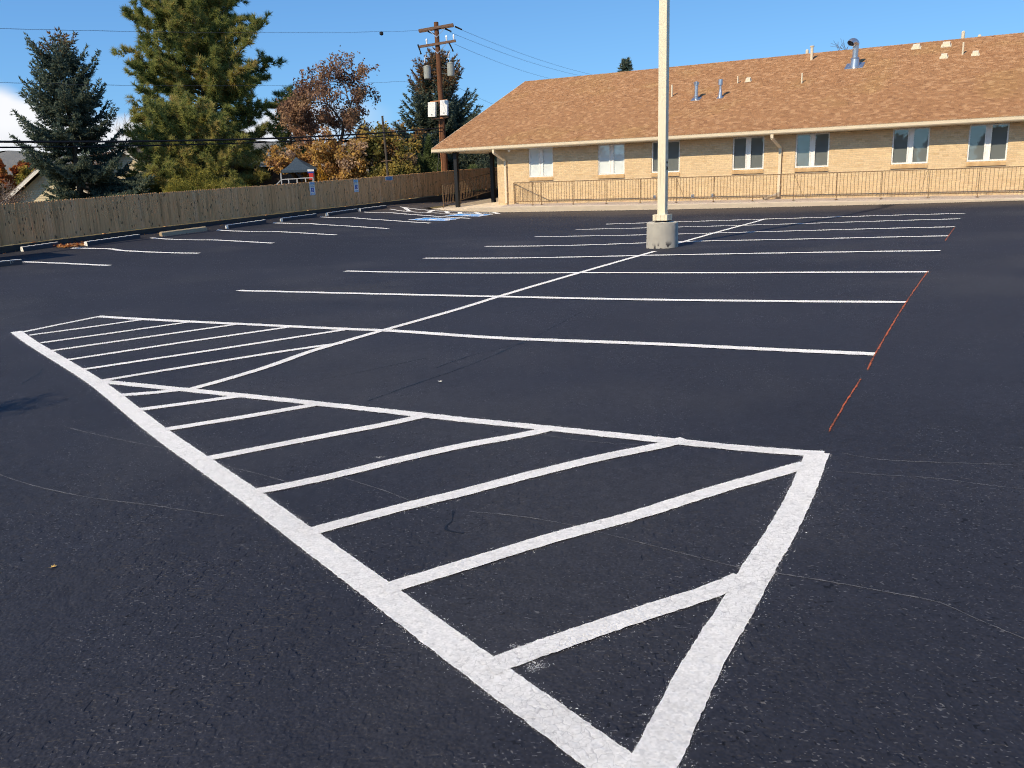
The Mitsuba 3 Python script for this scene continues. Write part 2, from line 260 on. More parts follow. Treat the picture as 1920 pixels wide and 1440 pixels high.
textured('brick', brick_color, rough=0.85, spec=0.2)
textured('mortar', lambda p, n, uv: mix((0.47, 0.39, 0.27), (0.57, 0.48, 0.345), fbm(p.x * 9, p.y * 9, p.z * 12, 3)), rough=0.95, spec=0.1)
textured('brick_sill', lambda p, n, uv: mix((0.50, 0.33, 0.17), (0.60, 0.42, 0.23), noise(bcoord(p)[0] * 9.5, 1, 2)), rough=0.85, spec=0.2)
ROOF_B0, ROOF_Z0, ROOF_S = -0.86, 3.235, 0.3916


def shingle_color(p, n, uv):
    a, b = bcoord(p)
    r = (b - ROOF_B0) / 0.1315
    row = dr.floor(r)
    x = a / 0.14 + 7.3 * cell_rand(row, 5, 1)
    t = cell_rand(dr.floor(x), row, 2)
    u = cell_rand(dr.floor(x * 0.85 + 3), row, 3)
    c = mix((0.275, 0.148, 0.078), (0.325, 0.178, 0.094), t)
    c = mix(c, (0.44, 0.27, 0.155), 0.62 * smoothstep(0.66, 0.92, u))
    c = mix(c, (0.155, 0.075, 0.042), 0.4 * smoothstep(0.84, 0.95, cell_rand(dr.floor(x), row, 7)))
    c = mix(c, c * mi.Color3f(1.02, 1.12, 0.98), 0.5 * smoothstep(0.5, 0.8, fbm(a * 0.7, b * 0.7, 2, 3)))
    return c * (0.80 + 0.40 * noise(a * 60, b * 60, p.z * 40))


textured('shingles', shingle_color, rough=0.95, spec=0.12)
plain('cream_metal', (0.70, 0.60, 0.44), 0.45, 0.4)
plain('soffit_paint', (0.52, 0.45, 0.34), 0.8, 0.2)
plain('white_vinyl', (0.80, 0.79, 0.76), 0.35, 0.45)
plain('window_blind', (0.72, 0.78, 0.80), 0.8, 0.2)
plain('room_paint', (0.30, 0.33, 0.32), 0.9, 0.1)
plain('room_dark', (0.012, 0.012, 0.013), 0.8, 0.1)
bsdf('window_glass', {'type': 'mask', 'opacity': 0.10, 'bsdf': {'type': 'twosided', 'bsdf': {'type': 'conductor', 'material': 'none', 'specular_reflectance': {'type': 'rgb', 'value': [0.92, 0.98, 0.96]}}}})
bsdf('insect_screen', {'type': 'mask', 'opacity': 0.40, 'bsdf': {'type': 'twosided', 'bsdf': {'type': 'diffuse', 'reflectance': {'type': 'rgb', 'value': [0.43, 0.48, 0.48]}}}})  # sheet added behind the glass to turn grey where sun falls
plain('black_paint', (0.012, 0.013, 0.015), 0.45, 0.4)
textured('rail_iron', lambda p, n, uv: mix((0.24, 0.15, 0.08), (0.15, 0.095, 0.055), noise(p.x * 9, p.y * 9, p.z * 9)), rough=0.6)
plain('galvanised', (0.55, 0.58, 0.62), 0.32, 0.5, 0.85)
plain('vent_cream', (0.66, 0.59, 0.45), 0.6, 0.3)
textured('pole_paint', lambda p, n, uv: mix(mix((0.75, 0.69, 0.52), (0.72, 0.655, 0.49), fbm(p.x * 5, p.y * 5, p.z * 0.8, 2)), (0.40, 0.31, 0.20), 0.5 * smoothstep(0.60, 0.75, noise(p.x * 30 + 3, p.y * 30, p.z * 1.1)) * smoothstep(3.0, 0.9, p.z)), rough=0.45, spec=0.4)
plain('rust_dark', (0.05, 0.035, 0.025), 0.8, 0.2)


def fence_color(p, n, uv):
    t = p.x * float(FV[0]) + p.y * float(FV[1])
    k = dr.floor(t / 0.142)
    r, r2 = cell_rand(k, 3, 1), cell_rand(k, 5, 2)
    base = mix(mix((0.80, 0.455, 0.21), (0.70, 0.39, 0.175), r), (0.82, 0.51, 0.27), 0.6 * smoothstep(0.72, 0.95, r2))
    grain = noise(t * 90 + 13 * r, p.z * 3.0, k)
    base = base * (0.86 + 0.26 * grain)
    f1, f2, w = voronoi(t * 7.04 + 0.5, p.z * 2.6 + 31 * r)
    knot = (1 - smoothstep(0.09, 0.17, f1)) * smoothstep(0.45, 0.5, w)
    base = mix(base, (0.055, 0.03, 0.018), 0.75 * knot)
    low = smoothstep(0.62, 0.80, noise(t * 16, p.z * 0.9, 4)) * 0.40
    return mix(base, base * 0.45, low)


textured('fence_wood', fence_color, rough=0.85, spec=0.15)
textured('old_timber', lambda p, n, uv: mix((0.055, 0.048, 0.042), (0.105, 0.09, 0.075), fbm(p.x * 4, p.y * 4, p.z * 14, 3)), rough=0.9, spec=0.1)
textured('pole_wood', lambda p, n, uv: mix((0.19, 0.085, 0.045), (0.10, 0.05, 0.03), noise(p.x * 45, p.y * 45, p.z * 1.3)), rough=0.85, spec=0.15)
textured('arm_wood', lambda p, n, uv: mix((0.22, 0.14, 0.10), (0.12, 0.075, 0.055), noise(p.x * 20, p.y * 20, p.z * 30)), rough=0.85, spec=0.15)
plain('insulator', (0.80, 0.82, 0.84), 0.25, 0.5)
plain('transformer_grey', (0.30, 0.32, 0.30), 0.5, 0.4)
plain('box_white', (0.80, 0.80, 0.78), 0.5, 0.4)
plain('rusty_bracket', (0.42, 0.19, 0.09), 0.7, 0.3)
plain('cable_black', (0.012, 0.012, 0.013), 0.6, 0.3)
plain('wire_grey', (0.10, 0.10, 0.11), 0.5, 0.4, 0.5)
textured('bark', lambda p, n, uv: mix((0.075, 0.055, 0.042), (0.14, 0.105, 0.08), noise(p.x * 14, p.y * 14, p.z * 5)), rough=0.95, spec=0.05)
textured('pale_bark', lambda p, n, uv: mix((0.22, 0.17, 0.145), (0.30, 0.235, 0.20), noise(p.x * 6, p.y * 6, p.z * 3)), rough=0.95, spec=0.05)
bsdf('needles', {'type': 'principledthin', 'base_color': {'type': 'mesh_attribute', 'name': 'vertex_color'}, 'roughness': 0.7, 'diff_trans': 0.9, 'spec_trans': 0.0})
bsdf('leaves', {'type': 'principledthin', 'base_color': {'type': 'mesh_attribute', 'name': 'vertex_color'}, 'roughness': 0.7, 'diff_trans': 0.7, 'spec_trans': 0.0})
plain('sign_white', (0.80, 0.82, 0.82), 0.4, 0.4)
plain('sign_blue', (0.03, 0.12, 0.42), 0.4, 0.4)
plain('sign_pale_blue', (0.22, 0.42, 0.62), 0.4, 0.4)
plain('sign_green', (0.02, 0.22, 0.16), 0.4, 0.4)
textured('lap_siding', lambda p, n, uv: mix((0.66, 0.58, 0.41), (0.60, 0.52, 0.36), noise(p.x * 3, p.y * 3, p.z * 9)), rough=0.7)
plain('house_white', (0.78, 0.76, 0.71), 0.6, 0.3)
plain('brown_soffit', (0.10, 0.075, 0.06), 0.8, 0.2)
textured('grey_roof', lambda p, n, uv: mix((0.20, 0.17, 0.15), (0.29, 0.25, 0.22), noise(p.x * 5, p.y * 5, p.z * 9)), rough=0.95, spec=0.1)
plain('canopy_cloth', (0.042, 0.065, 0.095), 0.8, 0.2)
plain('banner_red', (0.55, 0.05, 0.05), 0.8, 0.1)
plain('banner_blue', (0.03, 0.05, 0.25), 0.8, 0.1)
plain('deck_grey', (0.36, 0.37, 0.39), 0.6, 0.3)
plain('dark_metal', (0.05, 0.055, 0.06), 0.6, 0.3)
# ---------------------------------------------------------------- the ground
rng = np.random.default_rng(7)


def sheet(us, vs, frame, keep=None):
    """Grid mesh over us x vs; frame(u, v) gives the points."""
    U, V = np.meshgrid(us, vs, indexing='ij')
    p = frame(U.ravel(), V.ravel()).reshape(len(us), len(vs), 3)
    i, j = np.meshgrid(np.arange(len(us) - 1), np.arange(len(vs) - 1), indexing='ij')
    i, j = i.ravel(), j.ravel()
    if keep is not None:
        k = keep((us[i] + us[i + 1]) / 2, (vs[j] + vs[j + 1]) / 2)
        i, j = i[k], j[k]
    n = len(vs)
    return p.reshape(-1, 3), np.stack([i * n + j, (i + 1) * n + j, (i + 1) * n + j + 1, i * n + j + 1], 1)


A_FENCE = lambda c: (FB - c * (BN @ FN)) / (BU @ FN)      # a-coordinate of the fence line at depth c


def lot_frame(u, c):
    a = np.where(u < 0, A_FENCE(c) * -u, 24 * u)
    q = np.multiply.outer(a, BU) + np.multiply.outer(c, BN)
    return np.concatenate([q, lot_z(q[:, 0], q[:, 1])[:, None]], 1)


us = np.concatenate([np.linspace(-1, 0, 121), np.linspace(0, 1, 91)[1:]])
cs = np.concatenate([np.arange(-14, 32.0, 0.22), [B0 - 1.45, B0 - 1.2], np.arange(B0 + 0.2, 49, 0.6)])
lot = sheet(us, cs, lot_frame, lambda u, c: (c < B0 - 1.3) | (u < -0.92))
put('parking_lot', lot, 'asphalt', kind='structure', smooth=True)


def ground_frame(r, th):
    x, y = r * np.sin(th), r * np.cos(th)
    q = np.stack([x, y], 1)
    a, c, s = q @ BU, q @ BN, q @ FN - FB
    near = lot_z(np.clip(x, -26, 24), np.clip(y, -8, 54))
    z = near - 0.5 + 0.55 * np.clip((s - 0.05) / 0.5, 0, 1)
    z = z - 1.25 * np.clip((s - 0.6) / 6, 0, 1) * np.clip((-x - 9) / 8, 0, 1)
    far = np.clip((r - 45) / 60, 0, 1)
    z = z * (1 - far) + (0.5 - 1.2 * np.clip((-x - 20) / 80, 0, 1)) * far
    return np.stack([x, y, z], 1)


rs = np.concatenate([np.arange(0.5, 80, 0.7), np.geomspace(80, 9000, 30)])
ths = np.linspace(-math.pi, math.pi, 241)
gv, gf = sheet(rs, ths, ground_frame)
put('ground', (gv, gf[:, ::-1]), 'yard_soil', kind='structure', smooth=True)
# foothills along the left
hx = np.linspace(-5200, 2600, 220)
hn = meshkit.fbm(np.stack([hx * 0.0011, hx * 0, hx * 0], -1), 5, 2)
rows = []
for k, (dy, hh) in enumerate(((-900, -30), (-450, 0.42), (0, 1.0), (500, 0.6), (1200, -0.2))):
    j = meshkit.fbm(np.stack([hx * 0.004, hx * 0 + k, hx * 0], -1), 4, 9)
    rows.append(np.stack([hx, 3700 + dy + 0 * hx, hh * (118 + 110 * hn + 60 * (j - 0.5)) if hh > 0 else 0 * hx + hh], 1))
hv = np.concatenate(rows)
n = len(hx)
hf = [[k * n + i, k * n + i + 1, (k + 1) * n + i + 1, (k + 1) * n + i] for k in range(4) for i in range(n - 1)]
put('hills', (hv, np.array(hf)), 'far_hill', kind='structure', smooth=True)

# ---------------------------------------------------------------- painted markings: parts of the car park


def resample(pts, step):
    p = np.asarray(pts, float)
    s = np.concatenate([[0], np.cumsum(np.linalg.norm(np.diff(p, axis=0), axis=1))])
    t = np.linspace(0, s[-1], max(2, int(s[-1] / step) + 1))
    if len(p) > 3:
        from scipy.interpolate import PchipInterpolator
        return PchipInterpolator(s, p)(t), t
    return np.stack([np.interp(t, s, p[:, k]) for k in (0, 1)], 1), t


def strip(pts, width, lift, ragged=0.006, specks=0, seed=0, taper=None):
    """A sprayed line: a strip that follows the ground, with ragged edges and loose specks of overspray."""
    r = np.random.default_rng(seed)
    p0 = np.asarray(pts, float)
    near = np.linalg.norm(p0, axis=1).min()
    p, s = resample(p0, np.clip(near * 0.006, 0.02, 0.16))
    t = np.gradient(p, axis=0); t /= np.linalg.norm(t, axis=1, keepdims=True)
    nn = np.stack([-t[:, 1], t[:, 0]], 1)
    w = width if taper is None else np.interp(s / s[-1], [0, 1], [width, taper])
    cols = []
    for side in (-1, -0.33, 0.33, 1):
        e = 0
        if abs(side) == 1:
            e = ragged * (r.normal(size=len(p)) * 0.55 + 1.1 * (meshkit.noise(np.stack([s * 3.1, s * 0 + side * 7, s * 0 + seed], -1), 3) - 0.5) + 1.1 * (meshkit.noise(np.stack([s * 17, s * 0 + side * 3, s * 0 + seed], -1), 4) - 0.5))
        q = p + nn * (side * (np.asarray(w) / 2 + e))[:, None] if np.ndim(side * (np.asarray(w) / 2 + e)) else p + nn * side * w / 2
        cols.append(np.concatenate([q, (lot_z(q[:, 0], q[:, 1]) + lift)[:, None]], 1))
    v = np.stack(cols, 1)
    k = len(p)
    i, j = np.meshgrid(np.arange(k - 1), np.arange(3), indexing='ij')
    i, j = i.ravel(), j.ravel()
    f = np.stack([i * 4 + j, (i + 1) * 4 + j, (i + 1) * 4 + j + 1, i * 4 + j + 1], 1)[:, ::-1]
    f = f[:, ::-1] if np.cross(v[1, 0] - v[0, 0], v[0, 3] - v[0, 0])[2] > 0 else f
    m = MB().add(v.reshape(-1, 3), f)
    if specks:
        n_ = int(specks * s[-1])
        u = r.uniform(0, s[-1], n_); sd = np.where(r.random(n_) < 0.5, -1, 1)
        off = (np.interp(u, s, np.broadcast_to(w, s.shape)) / 2 + np.abs(r.exponential(0.013, n_)))
        c = np.stack([np.interp(u, s, p[:, q]) + np.interp(u, s, nn[:, q]) * sd * off for q in (0, 1)], 1)
        tri = c[:, None] + r.normal(size=(n_, 3, 2)) * r.uniform(0.0012, 0.0032, (n_, 1, 1))
        z = lot_z(tri[..., 0].ravel(), tri[..., 1].ravel()) + 0.0026
        tv = np.concatenate([tri.reshape(-1, 2), z[:, None]], 1)
        tf = np.arange(3 * n_).reshape(-1, 3)
        e1, e2 = tri[:, 1] - tri[:, 0], tri[:, 2] - tri[:, 0]
        flip = e1[:, 0] * e2[:, 1] - e1[:, 1] * e2[:, 0] < 0
        tf[flip] = tf[flip][:, ::-1]
        m.add(tv, tf)
    return m


LOT = 'parking_lot'
put('edge_band', strip(PLAN['base_band'], 0.135, 0.0040, 0.0024, 500, 1, 0.145), 'line_paint', LOT, label='widest white band, along the near left side of the hatched area')
put('edge_band', strip(PLAN['right_band'], 0.130, 0.0052, 0.0024, 500, 2, 0.145), 'line_paint', LOT, label='wide white band that closes the hatched area on the right')
put('border_line', strip(PLAN['line0'], 0.105, 0.0046, 0.005, 300, 3), 'line_paint', LOT, label='white line between the hatched wedge and the first stall')
put('border_line', strip(PLAN['left_edge'], 0.10, 0.0046, 0.004, 120, 4), 'line_paint', LOT)
for k, s in enumerate(PLAN['lower']):
    put('hatch_stripe', strip(s, 0.105, 0.0058 + 0.00002 * k, 0.0026, 260, 10 + k), 'line_paint', LOT)
for k, s in enumerate(PLAN['upper']):
    put('hatch_stripe', strip(s, 0.10, 0.0058 + 0.00002 * k, 0.004, 120, 30 + k), 'line_paint', LOT)
put('stall_line', strip(PLAN['line1'], 0.125, 0.0050, 0.004, 120, 5), 'line_paint', LOT)
for k, s in enumerate(PLAN['stall']):
    put('stall_line', strip(s, 0.135 + 0.006 * k, 0.0050, 0.004, 40, 50 + k), 'line_paint', LOT)
for k, s in enumerate(PLAN['center']):
    put('centre_line', strip(s, 0.105, 0.0066 + 0.0005 * k, 0.004, 60, 60 + k), 'line_paint', LOT, label='white line that runs down the middle of the double row')
for k, s in enumerate(PLAN['left_stall']):
    put('stall_line', strip(s, 0.165, 0.0050, 0.004, 0, 70 + k), 'line_paint', LOT)
for k, s in enumerate(PLAN['hc_lines']):
    put('aisle_marking', strip(s, 0.13 if k < 2 else 0.19, 0.0050 + 0.0004 * k, 0.004, 0, 80 + k), 'line_paint', LOT)
for k, s in enumerate(PLAN['chalk']):
    put('chalk_line', strip(s, [0.012, 0.009, 0.012][k], 0.0052, 0.004, 260 if k == 0 else 60, 90 + k), 'chalk_paint', LOT, label='thin orange marking line at the ends of the stall lines')
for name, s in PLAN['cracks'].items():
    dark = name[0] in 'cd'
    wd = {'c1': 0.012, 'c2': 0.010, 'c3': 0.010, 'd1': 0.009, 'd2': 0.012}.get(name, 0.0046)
    put('crack', strip(s, wd, 0.0022, wd * 0.55, 0, 100 + len(used)), 'crack_dark' if dark else 'crack_light', LOT)  # the pale strips are painted sun glints along cracks and ridges


def smudge(c, rad, n_, seed):
    """A puff of overspray: many loose specks."""
    r = np.random.default_rng(seed)
    q = np.asarray(c) + r.normal(size=(n_, 2)) * rad * np.array([1.0, 0.8])
    tri = q[:, None] + r.normal(size=(n_, 3, 2)) * r.uniform(0.0012, 0.003, (n_, 1, 1))
    z = lot_z(tri[..., 0].ravel(), tri[..., 1].ravel()) + 0.0030
    return MB().add(np.concatenate([tri.reshape(-1, 2), z[:, None]], 1), np.arange(3 * n_).reshape(-1, 3))


for k, (c, rad, n_) in enumerate(PLAN['smudges']):
    put('overspray', smudge(c, rad, n_, 300 + k), 'line_paint', LOT, kind='stuff')


def blob(c, r0, seed, lift, n=16):
    r = np.random.default_rng(seed)
    an = np.linspace(0, 2 * np.pi, n, endpoint=False)
    rad = r0 * (1 + 0.35 * r.normal(size=n))
    q = np.array([c + np.array([math.cos(a), math.sin(a)]) * rr for a, rr in zip(an, rad)] + [c])
    v = np.concatenate([q, (lot_z(q[:, 0], q[:, 1]) + lift)[:, None]], 1)
    return v, np.array([[n, i, (i + 1) % n] for i in range(n)])


# accessible parking symbols


def wheelchair():
    """White wheelchair figure in a unit square, its head towards +y."""
    head = Point(-0.10, 0.36).buffer(0.065)
    body = LineString([(-0.10, 0.26), (-0.07, 0.0), (0.14, 0.0), (0.24, -0.27), (0.32, -0.25)]).buffer(0.042, cap_style=2)
    arm = LineString([(-0.09, 0.13), (0.11, 0.13)]).buffer(0.035, cap_style=2)
    an = np.radians(np.linspace(120, 372, 24))
    wheel = LineString([(-0.02 + 0.22 * math.cos(t), -0.14 + 0.22 * math.sin(t)) for t in an]).buffer(0.038, cap_style=2)
    return unary_union([head, body, arm, wheel])


def lay(poly, origin, ux, uy, size, lift):
    """Flat print laid on the car park."""
    m = extrude(poly, 0.001, engine='earcut')
    v = np.array(m.vertices)
    q = origin + v[:, :1] * size[0] * ux + v[:, 1:2] * size[1] * uy
    return MB().add(np.concatenate([q, (lot_z(q[:, 0], q[:, 1]) + lift + v[:, 2])[:, None]], 1), m.faces)


for k, q in enumerate(PLAN['hc_boxes']):
    c = np.mean(q, axis=0)
    uy = -SU; ux = np.array([-uy[1], uy[0]]) * -1
    size = np.array([1.2, 1.75])
    sq = sbox(-0.5, -0.5, 0.5, 0.5)
    inner = sbox(-0.455, -0.455, 0.455, 0.455)
    fig = wheelchair().buffer(0.012)
    put('symbol_border', lay(sq.difference(inner), c, ux, uy, size, 0.0042), 'line_paint', LOT)
    put('accessible_symbol', lay(inner.difference(fig), c, ux, uy, size, 0.0044), 'blue_paint', LOT, label='blue square with a white wheelchair figure painted on the asphalt')
    put('wheelchair_figure', lay(fig, c, ux, uy, size, 0.0042), 'line_paint', LOT)

# ---------------------------------------------------------------- kerb and walk along the building
k_a = np.concatenate([np.arange(-20.2, 24, 1.2)])
mb = MB()
prof = [(-1.50, None), (-1.495, 0.60), (-1.475, 0.625), (-1.35, 0.63), (-1.34, 0.45)]
pts = []
for a in k_a:
    w = bw(a, -1.52, 0)
    zb = float(lot_z(w[0], w[1])) - 0.06
    pts.append([bw(a, b, zb if z is None else z + 0.006 * math.sin(a * 0.7)) for b, z in prof])
pv = np.array(pts)
nk = len(prof)
mb.add(pv.reshape(-1, 3), [[i * nk + j, (i + 1) * nk + j, (i + 1) * nk + j + 1, i * nk + j + 1] for i in range(len(k_a) - 1) for j in range(nk - 1)])
put('kerb', mb, 'concrete', kind='structure')
mb = MB()
wa = np.arange(-18.6, 24, 0.6)
wb = [-1.342, -1.1, -0.95, 0.0]
wz = [0.612, 0.655, 0.672, 0.70]
wv = np.array([[bw(a, b, z + 0.006 * math.sin(3 * a + 5 * b)) for b, z in zip(wb, wz)] for a in wa])
mb.add(wv.reshape(-1, 3), [[i * 4 + j, (i + 1) * 4 + j, (i + 1) * 4 + j + 1, i * 4 + j + 1] for i in range(len(wa) - 1) for j in range(3)])
put('gravel_strip', mb, 'walk_gravel', kind='structure')
# concrete apron under the porch roof at the building's left end
ap = [(-22.6, -1.485), (-18.6, -1.485), (-18.6, 0.02), (-19.47, 0.02), (-19.47, 14), (-22.2, 14)]
ap_poly = Polygon(ap)
m = extrude(ap_poly.segmentize(0.8), 0.3, engine='earcut')
v = np.array(m.vertices)
top = v[:, 2] > 0.15
zz = 0.585 + 0.055 * (v[:, 1] + 1.485) + np.clip(-0.02 * (v[:, 0] + 19.5) * -1, -0.1, 0)
w = bw(v[:, 0], v[:, 1], 0)
base = lot_z(w[:, 0], w[:, 1])
edge = (v[:, 1] < -1.4)
ztop = np.where(edge, 0.53 + 0 * zz, np.minimum(zz, 0.86))
w[:, 2] = np.where(top, ztop, ztop - 0.3)
put('porch_walk', (w, np.array(m.faces)), 'concrete', kind='structure')

# ---------------------------------------------------------------- the brick building
BLD = thing('brick_building', 'long tan brick building with brown shingle roof behind the car park', 'building')
A0, A1, WALL_TOP, WALL_BOT = -19.44, 13.0, 3.06, 0.55
WIN = [(-17.83, -16.64), (-14.52, -13.33), (-12.15, -10.966), (-8.846, -7.645), (-6.48, -5.28), (-3.157, -1.968), (-0.764, 0.425), (3.2, 4.4), (6.4, 7.6), (9.6, 10.8)]
WZ0, WZ1 = 1.835, 3.06
SILL_Z = WZ0 - 0.155
wall_face = sbox(A0, WALL_BOT, A1, WALL_TOP)
holes = unary_union([sbox(a0, WZ0 - 0.02, a1, WALL_TOP + 1) for a0, a1 in WIN])
wall_poly = wall_face.difference(holes)


def upright(b0, b1):
    """Frame that stands an (a, z) drawing up at depth b0 to b1."""
    return lambda v: bw(v[:, 0], b0 + (b1 - b0) * v[:, 2], v[:, 1])


mb = MB()
m = extrude(wall_poly, 1.0, engine='earcut')
mb.add(upright(0.007, 0.20)(np.array(m.vertices)), np.array(m.faces)[:, ::-1])
mb.bbox(A0 + 0.007, A0 + 0.2, 0.2, 17.9, WALL_BOT, WALL_TOP)
mb.bbox(A1 - 0.2, A1, 0.2, 17.9, WALL_BOT, WALL_TOP)
mb.bbox(A0 + 0.2, A1 - 0.2, 17.7, 17.9, WALL_BOT, WALL_TOP)
WALL = put('wall', mb, 'mortar', BLD)
# bricks: every one a block proud of the mortar
bricks = []
nrow = int((WALL_TOP - BRICK_Z0) / COURSE)
for r in range(-1, nrow):
    z0 = BRICK_Z0 + r * COURSE + 0.005
    z1 = z0 + COURSE - 0.010
    sh = 0.5 * (r % 2)
    for k in range(int(A0 / BRICK_L) - 2, int(A1 / BRICK_L) + 2):
        a0, a1 = (k - sh) * BRICK_L + 0.005, (k - sh + 1) * BRICK_L - 0.005
        spans = [(max(a0, A0), min(a1, A1))]
        if z1 > WZ0 - 0.16:
            for w0, w1 in WIN:
                lo, hi = (w0 - 0.0, w1 + 0.0)
                nxt = []
                for s0, s1 in spans:
                    if s1 <= lo or s0 >= hi:
                        nxt.append((s0, s1))
                    else:
                        if s0 < lo: nxt.append((s0, lo))
                        if s1 > hi: nxt.append((hi, s1))
                spans = nxt
        bricks += [(s0, s1, z0, z1) for s0, s1 in spans if s1 - s0 > 0.02]
bricks = np.array(bricks)
# the 300 that show largest are parts of their own: the nearest in view, at the right end
mid = (bricks[:, 0] + bricks[:, 1]) / 2
cand = np.where((mid < 0.62) & (bricks[:, 1] - bricks[:, 0] > 0.15) & (bricks[:, 2] > 0.8))[0]
near = cand[np.argsort(-mid[cand])[:300]]
rest = np.setdiff1d(np.arange(len(bricks)), near)
jit = rng.uniform(-0.002, 0.002, len(bricks))


def brick_corners(sel):
    a0, a1, z0, z1 = bricks[sel].T
    b = jit[sel]
    c = [bw(a, b if f else b * 0 + 0.012, z) for f in (1, 0) for a, z in ((a0, z0), (a1, z0), (a1, z1), (a0, z1))]
    return np.stack(c, 1)


HF = np.array([[0, 3, 2], [0, 2, 1], [0, 1, 5], [0, 5, 4], [1, 2, 6], [1, 6, 5], [2, 3, 7], [2, 7, 6], [3, 0, 4], [3, 4, 7]])[:, ::-1]
cv = brick_corners(rest)
put('brick_field', (cv.reshape(-1, 3), (np.arange(len(rest))[:, None, None] * 8 + HF).reshape(-1, 3)), 'brick', WALL, kind='stuff')
for q in brick_corners(near):
    put('brick', (q, HF), 'brick', WALL)
# end wall's bricks and the return at the corner
mb = MB()
for r in range(-1, nrow):
    z0 = BRICK_Z0 + r * COURSE + 0.005
    for k in range(12):
        b0 = 0.014 + k * BRICK_L + 0.1 * (r % 2)
        mb.bbox(A0 - 0.001, A0 + 0.02, b0, b0 + BRICK_L - 0.01, z0, z0 + COURSE - 0.01)
put('end_bricks', mb, 'brick', WALL, kind='stuff')

# windows
for k, (a0, a1) in enumerate(WIN):
    if k > 6:
        continue
    lab = ['white pair of sashes with pale blinds, nearest the porch', 'white pair of sashes with pale blinds, second from the porch', 'dark window behind the light pole', 'dark pair of sashes left of the middle downpipe', 'dark pair of sashes right of the middle downpipe', 'second pair of sashes from the right edge', 'pair of sashes nearest the right edge'][k]
    f = 0.045
    z0, z1, b0, b1 = WZ0, WZ1, 0.035, 0.10
    am = (a0 + a1) / 2
    fr = MB()
    fr.bbox(a0 + 0.002, a1 - 0.002, b0, b1, z0 + 0.002, z0 + 0.055)
    fr.bbox(a0 + 0.002, a1 - 0.002, b0, b1, z1 - f, z1 - 0.002)
    for s in (a0 + 0.002, a1 - f - 0.002):
        fr.bbox(s, s + f, b0 + 0.001, b1 + 0.001, z0 + 0.055, z1 - f)
    W = f'{BLD}__window' if k == 0 else f'{BLD}__window_{k:03d}'
    used.add(W)
    scene[W] = mikit.ply(fr.mesh(), 'white_vinyl')
    labels[W] = {'label': lab}
    wide = k != 2
    if wide:
        mu = MB()
        mu.bbox(am - 0.095, am + 0.095, b0 + 0.022, b1 - 0.012, z0 + 0.055, z1 - f)
        for s in (-1, 1):
            mu.bbox(am + s * 0.078 - 0.021, am + s * 0.078 + 0.021, b0 - 0.004, b0 + 0.021, z0 + 0.056, z1 - f - 0.001)
        put('mullion', mu, 'white_vinyl', W)
        panes = [(a0 + f, am - 0.095), (am + 0.095, a1 - f)]
    else:
        panes = [(a0 + f, a1 - f)]
    for p0, p1 in panes:
        q = [bw(a, b0 + 0.04, z) for a, z in ((p0, z0 + 0.055), (p1, z0 + 0.055), (p1, z1 - f), (p0, z1 - f))]
        put('pane', (np.array(q), np.array([[0, 1, 2, 3]])), 'window_glass', W)
        if k < 2:
            bl = MB()
            bl.bbox(p0 + 0.004, p1 - 0.004, b0 + 0.055, b0 + 0.060, z0 + 0.06, z1 - f)
            put('blind', bl, 'window_blind', W)
        else:
            q = [bw(a, b0 + 0.060, z) for a, z in ((p0, z0 + 0.055), (p1, z0 + 0.055), (p1, z1 - f), (p0, z1 - f))]
            put('insect_screen', (np.array(q), np.array([[0, 1, 2, 3]])), 'insect_screen', W)  # added layer so the sunlit lower half of the pane reads grey
    si = MB()
    n_ = 12
    for i in range(n_):
        s0, s1 = a0 + (a1 - a0) * i / n_ + 0.002, a0 + (a1 - a0) * (i + 1) / n_ - 0.002
        si.hexa([bw(s0, -0.05, SILL_Z + 0.005), bw(s1, -0.05, SILL_Z + 0.005), bw(s1, 0.03, SILL_Z + 0.012), bw(s0, 0.03, SILL_Z + 0.012),
                 bw(s0, -0.05, WZ0 - 0.045), bw(s1, -0.05, WZ0 - 0.045), bw(s1, 0.034, WZ0 - 0.004), bw(s0, 0.034, WZ0 - 0.004)])
    put('sill', si, 'brick_sill', W)
# rooms behind the glass: floor, ceiling, back wall with dark doorways, partitions
mb = MB()
mb.bbox(A0 + 0.2, A1 - 0.2, 0.2, 4.2, 0.72, 0.80)
mb.bbox(A0 + 0.2, A1 - 0.2, 0.2, 4.2, 3.02, 3.055)
mb.bbox(A0 + 0.2, A1 - 0.2, 4.2, 4.3, 0.8, 3.02)
for a in (-15.5, -12.9, -10.0, -7.1, -4.2, -1.4, 1.8, 5.4, 8.6):
    mb.bbox(a, a + 0.1, 0.2, 4.2, 0.8, 3.02)
put('room_lining', mb, 'room_paint', BLD)
mb = MB()
for a in (-11.9, -9.3, -6.95, -3.9, -2.2, 0.55):
    mb.bbox(a, a + 0.85, 4.17, 4.198, 0.80, 2.83)
put('doorway', mb, 'room_dark', BLD)

